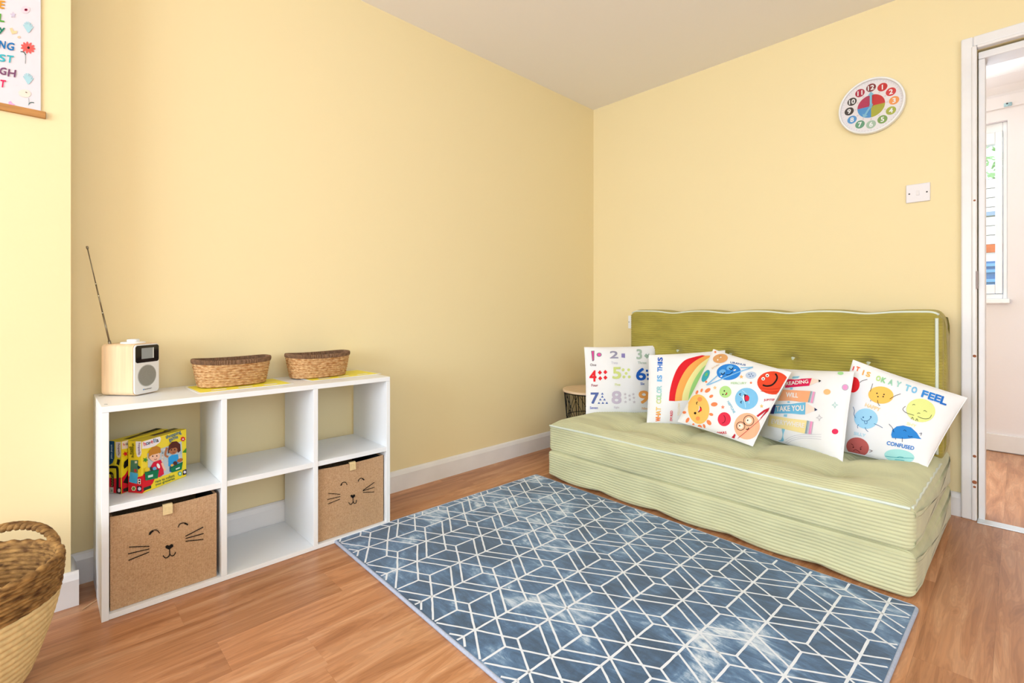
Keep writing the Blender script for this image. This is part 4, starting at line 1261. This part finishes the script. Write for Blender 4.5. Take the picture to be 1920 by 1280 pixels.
q = Print(T2); q.line([(890, 390), (800, 470), (765, 498), (830, 478), (1000, 405), (1150, 345), (1290, 298), (1230, 300), (1150, 302)], 1.8, '86C2EC', 4); P.pr('planet_ring_print', q)
blob('planet_print', 'BFCFE6', 1270, 386, 62, 40, -.1, lambda q: [q.poly(ell(1270+dx, 386+dy, 7), '5C77A8', 2) for dx, dy in ((-22, -8), (5, -12), (22, 8), (-8, 14))])
def jup(q):
    for x, y in ((1410, 428), (1457, 391)): q.poly(ell(x, y, 20, 19), 'F6F0EC', 2); q.poly(ell(x, y+3, 8), BLACK, 3)
    q.line([(1405, 500), (1450, 512), (1510, 500), (1555, 455), (1570, 410), (1550, 370)], 3.0, BLACK, 3)
    for y in (545, 580): q.line([(1380, y-12), (1460, y), (1560, y-2), (1640, y-22)], 1.0, 'C8321F', 2)
blob('planet_print', 'E24A2B', 1525, 475, 184, 133, .05, jup)
blob('planet_print', 'B3DE8C', 977, 577, 68, 68, 0, lambda q: [q.poly(ell(966, 567, 8), BLACK, 2), q.poly(ell(950, 607, 8), BLACK, 2), q.line([(972, 612), (992, 605), (994, 585)], 1.3, BLACK, 2), q.poly(ell(990, 600, 6, 11), 'DD3340', 3)])
def uranus(q):
    for a in ((1130, 610), (1170, 560)): q.line([a, (a[0]+60, a[1]+60), (a[0]+80, a[1]+150)], .9, 'C4E2F4', 2)
    q.poly([(1188, 605), (1230, 612), (1252, 640), (1245, 680), (1205, 692), (1192, 650)], '1F2B44', 2); q.poly(ell(1226, 650, 26, 34), 'D92645', 3); q.poly([(1175, 628), (1192, 612), (1194, 690), (1180, 668)], 'F4F6FA', 3)
    q.line([(1158, 598), (1140, 605), (1152, 622)], 1.4, '223A5E', 2); q.line([(1168, 682), (1152, 695), (1164, 708)], 1.4, '223A5E', 2)
blob('planet_print', '7EC0EA', 1220, 655, 132, 124, 0, uranus)
blob('planet_print', 'E2344E', 965, 890, 75, 80, 0, lambda q: [q.line([(960, 845), (976, 880), (968, 920), (940, 935)], 1.1, '7A1426', 2)])
def saturn(q):
    for x, y, r in ((1245, 907, 58), (1153, 970, 48)):
        q.poly(ell(x, y, r*.62), 'FBE4D4', 2); q.line(ell(x, y, r), 1.0, BLACK, 3, closed=True); q.poly(ell(x-12, y-4, 8), BLACK, 3)
    q.line([(1190, 950), (1200, 945)], 1.0, BLACK, 3, curve=False); q.line([(1214, 1003), (1232, 1008), (1248, 988)], 1.6, BLACK, 3)
blob('planet_print', 'F7B692', 1225, 970, 148, 152, 0, saturn)
q = Print(T2)
q.poly([(1335, 850), (1420, 785), (1485, 758), (1470, 800), (1400, 868), (1375, 885), (1440, 800), (1350, 868)], 'C2283A', 4)
q.line([(1120, 1112), (1250, 1005), (1380, 890), (1475, 770)], .9, 'C2283A', 5); q.poly([(1052, 1112), (1085, 1055), (1095, 1075), (1082, 1118)], 'C2283A', 4)
P.pr('planet_ring_print', q)
blob('planet_print', '3FA6B8', 752, 395, 34, 76, .5, lambda q: [q.poly(ell(760, 380, 14, 22, .5), '6CC070', 2)])
q = Print(T2)
q.text('JUPITER', 1482, 672, 4.6, 'C8394A', -.03, fat=.6, width=21); q.text('MARS', 938, 1046, 4.6, 'D0303E', -.05, fat=.6, width=17); q.text('NEPTUNE', 1045, 752, 4.2, '8CC6DC', 1.05, fat=.6, width=25)
q.text('MERCURY', 1130, 478, 4.0, 'B9DDA8', 0, fat=.6, width=29); q.text('URANUS', 1122, 255, 3.2, '3563A8', .18, fat=.6, width=29); q.text('SATURN', 865, 288, 3.2, 'E8C9A6', -.5, width=16)
P.pr('word_print', q, True)
q = Print(T2)
for x, y, c in ((1160, 405, 'F4B76A'), (948, 752, 'F28B6A'), (1392, 740, 'F4C078'), (858, 530, 'F6CB94')): q.poly(star(x, y, 24), c, 1)
for x, y in ((862, 122), (1270, 474), (757, 462)): q.poly(ell(x, y, 12), 'F28B5A', 1)
P.pr('star_print', q, True)

# pencil cushion
T3 = lambda x, y: (1400+x/6.4, 680+y/6.4)
P = Pillow('white cushion printed with lettered pencils on a signpost', [(1441, 690, 2.46), (1601, 697, 2.06), (1579, 869, 1.95), (1424, 816, 2.37)], .050, 11.2).build()
q = Print(T3, 4.)
for a in ([(555, 165), (640, 160), (620, 185), (545, 190)], [(530, 295), (560, 298), (550, 322), (520, 320)], [(495, 462), (522, 465), (518, 482), (490, 480)], [(450, 618), (490, 618), (485, 650), (445, 645)], [(425, 790), (462, 795), (450, 930), (458, 992), (430, 975), (412, 930)]): q.poly(a, '8CC8E2')
P.pr('signpost_print', q)
def pencil(body, col, msg, mx, my, mw, rot, mh, tip=None, lead=None, leadc=BLACK, fer=None, end=None):
    q = Print(T3, 4.); q.poly(body, col, 1)
    if tip: q.poly(tip, 'F2DDD0', 1); q.poly(lead, leadc, 2)
    if fer:
        a, b, c, d_ = fer
        L = lambda p_, r_, f: (p_[0]+(r_[0]-p_[0])*f, p_[1]+(r_[1]-p_[1])*f)
        for f0, f1, cc in ((0, .3, '8FA6B2'), (.3, .52, 'C4C4D2'), (.52, .84, 'EE9CC8'), (.84, 1, 'C9B9C6')):
            q.poly([L(a, b, f0), L(a, b, f1), L(d_, c, f1), L(d_, c, f0)], cc, 2)
    if end: q.poly(end, '3A3A78', 2)
    q.text(msg, mx, my, mh, 'F6EFEA', rot, layer=3, fat=.6, width=mw)
    P.pr('pencil_print', q)
pencil([(470, 200), (785, 186), (755, 276), (465, 300)], 'DE2458', 'READING', 610, 238, 42, -.10, 6.5, [(785, 186), (872, 208), (872, 228), (755, 276)], [(866, 203), (900, 216), (870, 236)])
pencil([(440, 322), (772, 340), (742, 474), (375, 455)], 'F9B184', 'WILL', 550, 388, 22, .06, 8.5, fer=[(772, 340), (832, 352), (802, 488), (738, 474)])
pencil([(330, 505), (712, 476), (706, 622), (290, 612)], '72BFE6', 'TAKE YOU', 525, 548, 52, -.03, 10, [(712, 476), (815, 542), (818, 578), (706, 622)], [(818, 540), (855, 565), (820, 580)], '223058', end=[(320, 505), (355, 503), (330, 614), (285, 612)])
pencil([(275, 628), (728, 694), (702, 850), (255, 755)], 'F6E3A4', 'EVERYWHERE', 500, 728, 62, .14, 8.5, fer=[(728, 694), (808, 710), (785, 858), (702, 850)])
q = Print(T3, 4.)
q.line([(560, 1030), (680, 1035), (800, 1066), (965, 1120)], 4.0, '4B93DC'); q.line([(232, 935), (268, 950), (305, 958)], 3.4, '2E77CC')
for k in range(3): q.line([(470, 985-k*30), (560, 930-k*25), (700, 905-k*22), (900, 920-k*30)], .7, 'C9C7D2', 1)
P.pr('book_print', q)
q = Print(T3, 4.)
for x, y, rx, ry, c, o_ in ((968, 350, 43, 34, 'F6BE84', None), (1185, 295, 30, 30, 'F49ACB', 'B9B7C4'), (1130, 126, 36, 20, 'A9E29C', None), (1065, 825, 39, 33, 'E2335E', None)):
    if o_: q.poly(ell(x, y, rx+11, ry+9), o_, 0)
    q.poly(ell(x, y, rx, ry), c, 1)
for x, y, c in ((1063, 507, '59B9B0'), (875, 660, 'A9A5B0')): q.line(star(x, y, 38, 4, .35), .9, c, 1, closed=True)
P.pr('dot_print', q, True)
q = Print(T3); q.poly([(1145, 1000), (1180, 995), (1178, 1070), (1142, 1072)], 'DDE3F2', 1); q.text('m', 1160, 1035, 3, '8FA0D0', layer=2); P.pr('care_label', q)

# feelings cushion
T5 = lambda x, y: (1570+x/5.565, 660+y/5.565)
P = Pillow('white cushion printed with round emotion faces at the door end', [(1600, 675, 2.13), (1813, 746, 1.90), (1735, 882, 1.86), (1545, 838, 2.17)], .050, 15.9).build()
q = Print(T5)
for ch, x, y, c, h in (('I', 168, 170, 'E2343A', 6), ('T', 215, 176, 'EE7040', 6), ('I', 272, 214, 'F0A64C', 7), ('S', 325, 232, 'F4BC62', 7), ('O', 430, 275, 'BFDE8C', 7.5), ('K', 485, 293, '9CD49A', 7.5), ('A', 560, 315, 'A5D6B8', 8), ('Y', 640, 335, 'A6D6CC', 8), ('T', 735, 375, '8CCCE6', 9), ('O', 805, 395, '7FC0E8', 9), ('F', 915, 440, '3C8EDC', 10), ('E', 985, 462, '3484D8', 10), ('E', 1050, 482, '2E7BD2', 10), ('L', 1115, 508, '2A72CA', 11)):
    q.text(ch, x, y, h*1.25, c, .33, fat=.9, width=None if ch == 'I' else h*1.05)
P.pr('lettering_print', q)
def feel(col, cx, cy, rx, ry, rot, lines, nm='face_print', lc='2F2A2A', dots=()):
    q = Print(T5, 4.); q.poly(ell(cx, cy, rx, ry, rot), col, 1)
    for l in lines: q.line(l, .9, lc, 3)
    for x, y in dots: q.poly(ell(x, y, 8, 7), lc, 3)
    P.pr(nm, q)
feel('E5202B', 165, 340, 68, 82, .1, [[(235, 320), (260, 300), (315, 285)]])
feel('FBC460', 455, 448, 132, 90, .08, [[(345, 412), (358, 370), (370, 328)], [(548, 490), (580, 470), (620, 450), (662, 436)], [(420, 500), (428, 540), (445, 560)], [(350, 500), (348, 515)]], dots=[(415, 430), (488, 442), (425, 465), (480, 465)])
feel('E3EA94', 872, 608, 152, 122, .15, [[(712, 565), (685, 595), (715, 630), (800, 660)], [(840, 672), (900, 695), (960, 690), (985, 655)], [(770, 700), (785, 680), (795, 705)], [(820, 718), (830, 695), (842, 720)], [(785, 552), (800, 545), (812, 553)], [(900, 615), (915, 610), (935, 625)], [(835, 640), (850, 635), (865, 640)]])
feel('9ED2F0', 300, 694, 124, 106, .1, [[(165, 570), (180, 610), (175, 650), (192, 688)], [(248, 690), (270, 715), (320, 715), (355, 680)], [(282, 716), (290, 745), (310, 745), (312, 716)], [(385, 748), (430, 765), (475, 790)], [(215, 795), (212, 770), (225, 755)], [(290, 785), (305, 815), (325, 830)]], lc='2A5F9A', dots=[(272, 680), (350, 675)])
q = Print(T5, 4.); q.poly([(562, 860), (575, 810), (620, 775), (690, 765), (770, 785), (830, 840), (860, 890), (880, 908), (800, 898), (700, 905), (570, 895)], '2F86D6', 1)
for l in ([(590, 835), (575, 790), (540, 750)], [(690, 820), (705, 812), (720, 828)], [(740, 870), (755, 885), (785, 880)], [(608, 895), (610, 912)], [(680, 890), (678, 938)], [(858, 850), (882, 845), (870, 870)]): q.line(l, .9, '1A3766', 3)
P.pr('face_print', q)
feel('C0605C', 213, 990, 120, 98, .3, [[(168, 1030), (195, 1018), (240, 1048)], [(145, 955), (170, 975)], [(260, 985), (235, 1000)], [(335, 1020), (365, 1030), (335, 1045)]], lc='5A2020', dots=[(168, 992), (245, 1012)])
feel('A9E2E2', 648, 1085, 158, 70, .12, [[(500, 1085), (620, 1100), (795, 1108)], [(620, 1100), (650, 1092), (690, 1098)], [(600, 1120), (660, 1125), (700, 1132)]], lc='2A9CA8')
q = Print(T5)
q.text('HAPPY', 370, 575, 6.5, 'F9D9A0', .35, fat=.6, width=29); q.text('SILLY', 235, 858, 5.5, 'B8E0EE', .2, fat=.6, width=22); q.text('SHY', 775, 758, 5.5, 'F0ECB6', .3, fat=.6, width=18); q.text('CONFUSED', 660, 975, 7.0, '2F7FD0', .2, fat=.6, width=52)
P.pr('word_print', q, True)

# ============================================================ THINGS ON THE WALLS
# ---- clock
CC = Vector((1.6615, YW, 1.872)); CRr = .131
t = thing('wall_clock', 'round white learning clock with coloured number discs above the sofa', 'clock', tuple(CC))
WP = mat('white_plastic', 'EDEDEE', .35)
obj('case', MB().lathe([(CRr*.97, 0), (CRr, .006), (CRr, .030), (CRr-.002, .034), (CRr-.006, .035), (CRr-.009, .033), (CRr-.010, .022)], CC, 72, axis='y', cap=False), WP, t, smooth=True)
fo = obj('dial_face', MB().lathe([(CRr-.009, .018), (CRr-.009, .0215), (0, .0215)], CC, 72, axis='y'), mat('clock_face', 'EAE4E6', .45), t)
def cmap(x, y, off): return Vector((CC.x+x, CC.y-.0216-off, CC.z-y))
R0 = CRr-.009
for a0, c_ in ((0, 'C9161F'), (1, 'A9A826'), (2, '3E93D2'), (3, 'B3194F')):
    q = Print(None, .02)
    q.poly([(0, 0)]+[(R0*.445*math.sin(PI/2*a0+PI/2*i/12), -R0*.445*math.cos(PI/2*a0+PI/2*i/12)) for i in range(13)], c_)
    q.build('quarter', cmap, t, off=.0002, dl=.0002)
ncol = ['7E1720', 'C8151F', 'D3202A', 'F29A4E', 'A8B03A', '789E4E', 'A6C0AA', '5C9A78', '4796D4', '2A2224', '2A2224', 'B0123C']
for i in range(12):
    a = 2*PI*i/12
    x, y = R0*.72*math.sin(a), -R0*.72*math.cos(a)
    q = Print(None, .05); q.poly(ell(x, y, R0*.158), ncol[i], 0); q.text(str(12 if i == 0 else i), x, y, R0*.175, 'F2F2F2', 0, layer=1, fat=.6, raw=True)
    q.build('number_disc', cmap, t, off=.0002, dl=.0003)
q = Print(None, .05)
for i in range(60):
    a = 2*PI*i/60; r0 = R0*(.93 if i % 5 else .91)
    q.line([(r0*math.sin(a), -r0*math.cos(a)), (R0*.965*math.sin(a), -R0*.965*math.cos(a))], .0009, 'A79FA8', curve=False)
for i in range(12):
    a = 2*PI*i/12; q.text(str(i+12 if i else 24), R0*.51*math.sin(a), -R0*.51*math.cos(a), R0*.045, 'B0808A', raw=True, fat=0)
q.build('minute_marks', cmap, t, off=.0002, dl=.0001)
HANDB = mat('light_blue_hand', '74B9D6', .4)
def hand(ang, L, wd, nm, z):
    pts = [(-wd*.5, -.010), (wd*.5, -.010), (wd*.5, L*.74), (wd*1.5, L*.74), (0, L), (-wd*1.5, L*.74), (-wd*.5, L*.74)]
    c_, s_ = math.cos(ang), math.sin(ang); m = MB()
    P3 = [(x*c_+y*s_, -x*s_+y*c_) for x, y in pts]; n = len(P3)
    vs = [(CC.x+x, CC.y-z, CC.z+y) for x, y in P3]+[(CC.x+x, CC.y-z-.001, CC.z+y) for x, y in P3]
    m.add(vs, [tuple(range(n)), tuple(range(2*n-1, n-1, -1))]+[(i, n+i, n+(i+1) % n, (i+1) % n) for i in range(n)])
    obj(nm, m, HANDB, t)
hand(0, R0*.56, .0085, 'minute_hand', .0252); hand(math.radians(212), R0*.47, .0085, 'hour_hand', .0238)
obj('hub', MB().lathe([(.0065, .021), (.0065, .028), (.004, .029), (0, .029)], CC, 20, axis='y'), mat('hub_blue', '6FA9C4', .4), t)
obj('cover_glass', MB().lathe([(R0, .0315), (R0, .0322), (0, .0322)], CC, 64, axis='y'), GLASS, t)
# ---- light switch
SC = Vector((1.8335, YW, 1.429))
t = thing('light_switch', 'white square light switch beside the door frame', 'light switch', tuple(SC))
obj('face_plate', MB().box((SC.x-.043, YW-.009, SC.z-.0415), (SC.x+.043, YW, SC.z+.0415)), mat('switch_plastic', 'E6E0E2', .4), t, bevel=.003)
m = MB(); x0, x1, z0, z1 = SC.x-.0055, SC.x+.0055, SC.z-.0105, SC.z+.0105
m.add([(x0, YW-.009, z0), (x1, YW-.009, z0), (x1, YW-.009, z1), (x0, YW-.009, z1), (x0, YW-.0135, z0), (x1, YW-.0135, z0), (x1, YW-.0102, z1), (x0, YW-.0102, z1)],
      [(4, 5, 6, 7), (0, 1, 5, 4), (1, 2, 6, 5), (2, 3, 7, 6), (3, 0, 4, 7)])
obj('rocker', m, mat('switch_plastic', 'E6E0E2', .4), t, bevel=.0008)
for dx in (-.0305, .0315):
    obj('screw', MB().lathe([(.0034, 0), (.0034, .0004), (0, .0005)], (SC.x+dx, YW-.009, SC.z-.001), 14, axis='y'), mat('dark_screw', '2A2624', .5), t)
# ---- poster on the chimney breast
PX0 = BX+.004
t = thing('poster', 'pale poster with rainbow letters and flowers hung from wooden bars', 'poster', (BX, -3.03, 1.46))
PYr, PYl, PZ0, PZ1 = -2.9035, -3.1565, 1.478, 1.93
obj('sheet', MB().box((BX+.003, PYl, PZ0-.004), (BX+.0042, PYr, PZ1+.004)), mat('poster_paper', 'DDD5DB', .6), t)
WD = mat('poster_wood', 'B57E3E', .5, noise_amt=.15, scale=12, stretch=(8, 1, 8))
obj('bottom_bar', MB().box((BX+.0005, PYl-.01, PZ0-.020), (BX+.010, PYr+.011, PZ0)), WD, t, bevel=.0015)
obj('top_bar', MB().box((BX+.0005, PYl-.01, PZ1), (BX+.010, PYr+.011, PZ1+.020)), WD, t, bevel=.0015)
pm = plane_map((BX+.0044, 0, 0), (1, 0, 0))
T1 = lambda x, y: (x/4.925, y/4.925)
q = Print(T1)
for s_, x, y, h, c, wd in (('E', 20, 42, 14, 'D9942E', 9), ('L', 18, 165, 14, '57A03A', 10), ('y', 15, 285, 12, '1F7A62', 11), ('N', 22, 412, 13.5, '1F6FAF', 11), ('G', 97, 428, 13.5, '1F6FAF', 13), ('S', 20, 535, 13, '3FB2BE', 12), ('T', 92, 545, 13, '3FB2BE', 12), ('G', 28, 656, 13, '7A4A6A', 12), ('H', 110, 675, 13, '7A4A6A', 14), ('T', 26, 772, 13, 'DD2258', 10)):
    q.text(s_, x, y, h, c, .14, fat=.6, width=wd)
q.build('lettering', pm, t)
def flower(fn):
    q = Print(T1); fn(q); q.build('flower_print', pm, t)
flower(lambda q: [q.poly(ell(258+38*math.cos(a), 440+26*math.sin(a)+8*math.cos(a), 30, 12, a+.1), 'E9605A', 0) for a in [2*PI*i/11 for i in range(11)]]+[q.poly(ell(263, 440, 12), '3A2522', 1), q.line([(232, 500), (236, 540), (234, 588)], .9, '5A6A64'), q.line([(190, 476), (220, 482), (238, 508)], 1.6, '3C5F5A')])
for cy_ in (250, 725):
    flower(lambda q: [q.line([(262, cy_+50), (262+52*math.sin(a), cy_+20-70*math.cos(a)+14*math.sin(a))], 2.4, 'A9CFD8', curve=False) for a in (-1.1, -.75, -.4, -.05, .3, .65, 1.0)])
flower(lambda q: [q.poly(ell(235, 88, 40, 34), 'E6CDD6', 0), q.poly(ell(240, 90, 16, 12), 'B8365A', 1), q.poly(ell(240, 90, 8, 7), '2A1518', 2)])
flower(lambda q: [q.poly(ell(228, 862, 58, 36, .15), 'EAD9CB', 0), q.poly(ell(243, 853, 10, 5, .4), '8A7A72', 1), q.line([(265, 905), (268, 945), (262, 972)], .8, '6A8076'), q.line([(265, 962), (285, 945), (315, 948)], 1.4, '3C5F5A')])
flower(lambda q: [q.poly(star(120, 137, 32), 'C9BDD0', 0)])
flower(lambda q: [q.poly([(88, 262), (112, 255), (125, 285), (160, 285), (155, 308), (110, 315)], 'F0C89A', 0), q.poly(ell(175, 342, 15, 11), 'F0C0A0', 0)])
flower(lambda q: [q.poly([(78, 940), (100, 932), (115, 955), (140, 965), (110, 985), (85, 978)], 'F2A6D2', 0)])
for c_ in [k_ for k_ in t.children if k_.name.startswith('flower_print')]:       # the same flowers down the other margin
    d_ = c_.copy(); C.objects.link(d_); d_.parent = t; d_.scale.y = -1
# ---- clear hook on the picture rail of the room beyond
hk = thing('curtain_bracket', 'small clear blue plastic bracket on the rail beyond the door', 'bracket', (2.106, HALL-.012, 2.18))
CLR = mat('pale_blue_plastic', 'A9CBD4', .2, spec=.7)
obj('plate', MB().box((2.088, HALL-.018, 2.168), (2.124, HALL-.012, 2.192)), CLR, hk, bevel=.004)
obj('hook', MB().tube([(2.100, HALL-.018, 2.172), (2.104, HALL-.034, 2.166), (2.112, HALL-.036, 2.176), (2.114, HALL-.022, 2.186)], .003, 8), CLR, hk, smooth=True)
obj('screw', MB().lathe([(.0048, 0), (.004, .002), (0, .0022)], (2.103, HALL-.018, 2.186), 12, axis='y'), mat('dark_screw', '2A2624', .5), hk)

# ============================================================ OUTSIDE THE FAR WINDOW
g = struct_empty('ground', (1.5, 6, -.2))
obj('lawn', MB().box((-8, HALL+.3, -.3), (8, 14, -.2)), mat('grass', '7C9A58', .9, noise_amt=.2, scale=3), g)
OY = 5.0
t = thing('outbuilding', 'pale boarded outbuilding with blue door seen through the far window', 'building', (1.4, OY, -.2))
obj('wall', MB().box((.2, OY, -.2), (2.8, OY+2, 1.50)).box((.2, OY+.03, 1.50), (2.8, OY+2, 2.42)), mat('white_render', 'EEEFF2', .7), t)
for k in range(7):
    z = 1.66+k*.108
    obj('board', MB().box((.2, OY-.02, z), (2.8, OY+.03, z+.098)), mat('pale_board', 'E9E6E2', .6, noise_amt=.1, scale=5), t)
    obj('board_gap', MB().box((.2, OY+.005, z+.098), (2.8, OY+.03, z+.108)), mat('gap_brown', '5A4A40', .8), t)
obj('brick_course', MB().box((.2, OY-.03, 1.565), (2.8, OY+.03, 1.655)), mat('orange_brick', 'B85A2E', .8, noise_amt=.15, scale=8), t)
obj('blue_rail', MB().box((.2, OY-.06, 1.985), (2.8, OY-.02, 2.03)), mat('blue_grey', '7F93AC', .6), t)
obj('blue_door', MB().box((1.2, OY-.05, -.2), (2.6, OY, 1.46)), mat('blue_paint', '2F6598', .5), t)
for z in (1.40, 1.33, 1.22):
    obj('door_rail', MB().box((1.2, OY-.075, z), (2.6, OY-.05, z+.035)), mat('light_blue_paint', '5F93C4', .5), t)
tr = thing('garden_tree', 'leafy green tree above the outbuilding beyond the far window', 'tree', (1.9, 6.9, -.2))
obj('trunk', MB().tube([(1.9, 7.6, -.2), (1.92, 7.6, 1.2), (1.85, 7.6, 2.6)], [.13, .10, .06], 10), mat('bark', '5B4636', .9), tr, smooth=True)
m = MB()
for i in range(900):
    a, b = random.uniform(0, 2*PI), math.acos(random.uniform(-1, 1)); r = random.uniform(.5, 1)
    c_ = Vector((1.9+1.1*r*math.sin(b)*math.cos(a), 7.6+.8*r*math.sin(b)*math.sin(a), 3.3+.9*r*math.cos(b)))
    u = Vector((random.uniform(-1, 1), random.uniform(-1, 1), random.uniform(-1, 1))).normalized(); v_ = u.orthogonal().normalized()
    m.add([c_-u*.07, c_+v_*.03, c_+u*.07, c_-v_*.03], [(0, 1, 2, 3)])
fo = obj('foliage', m, mat('leaf_green', '8DB27A', .6), tr); fo['kind'] = 'stuff'
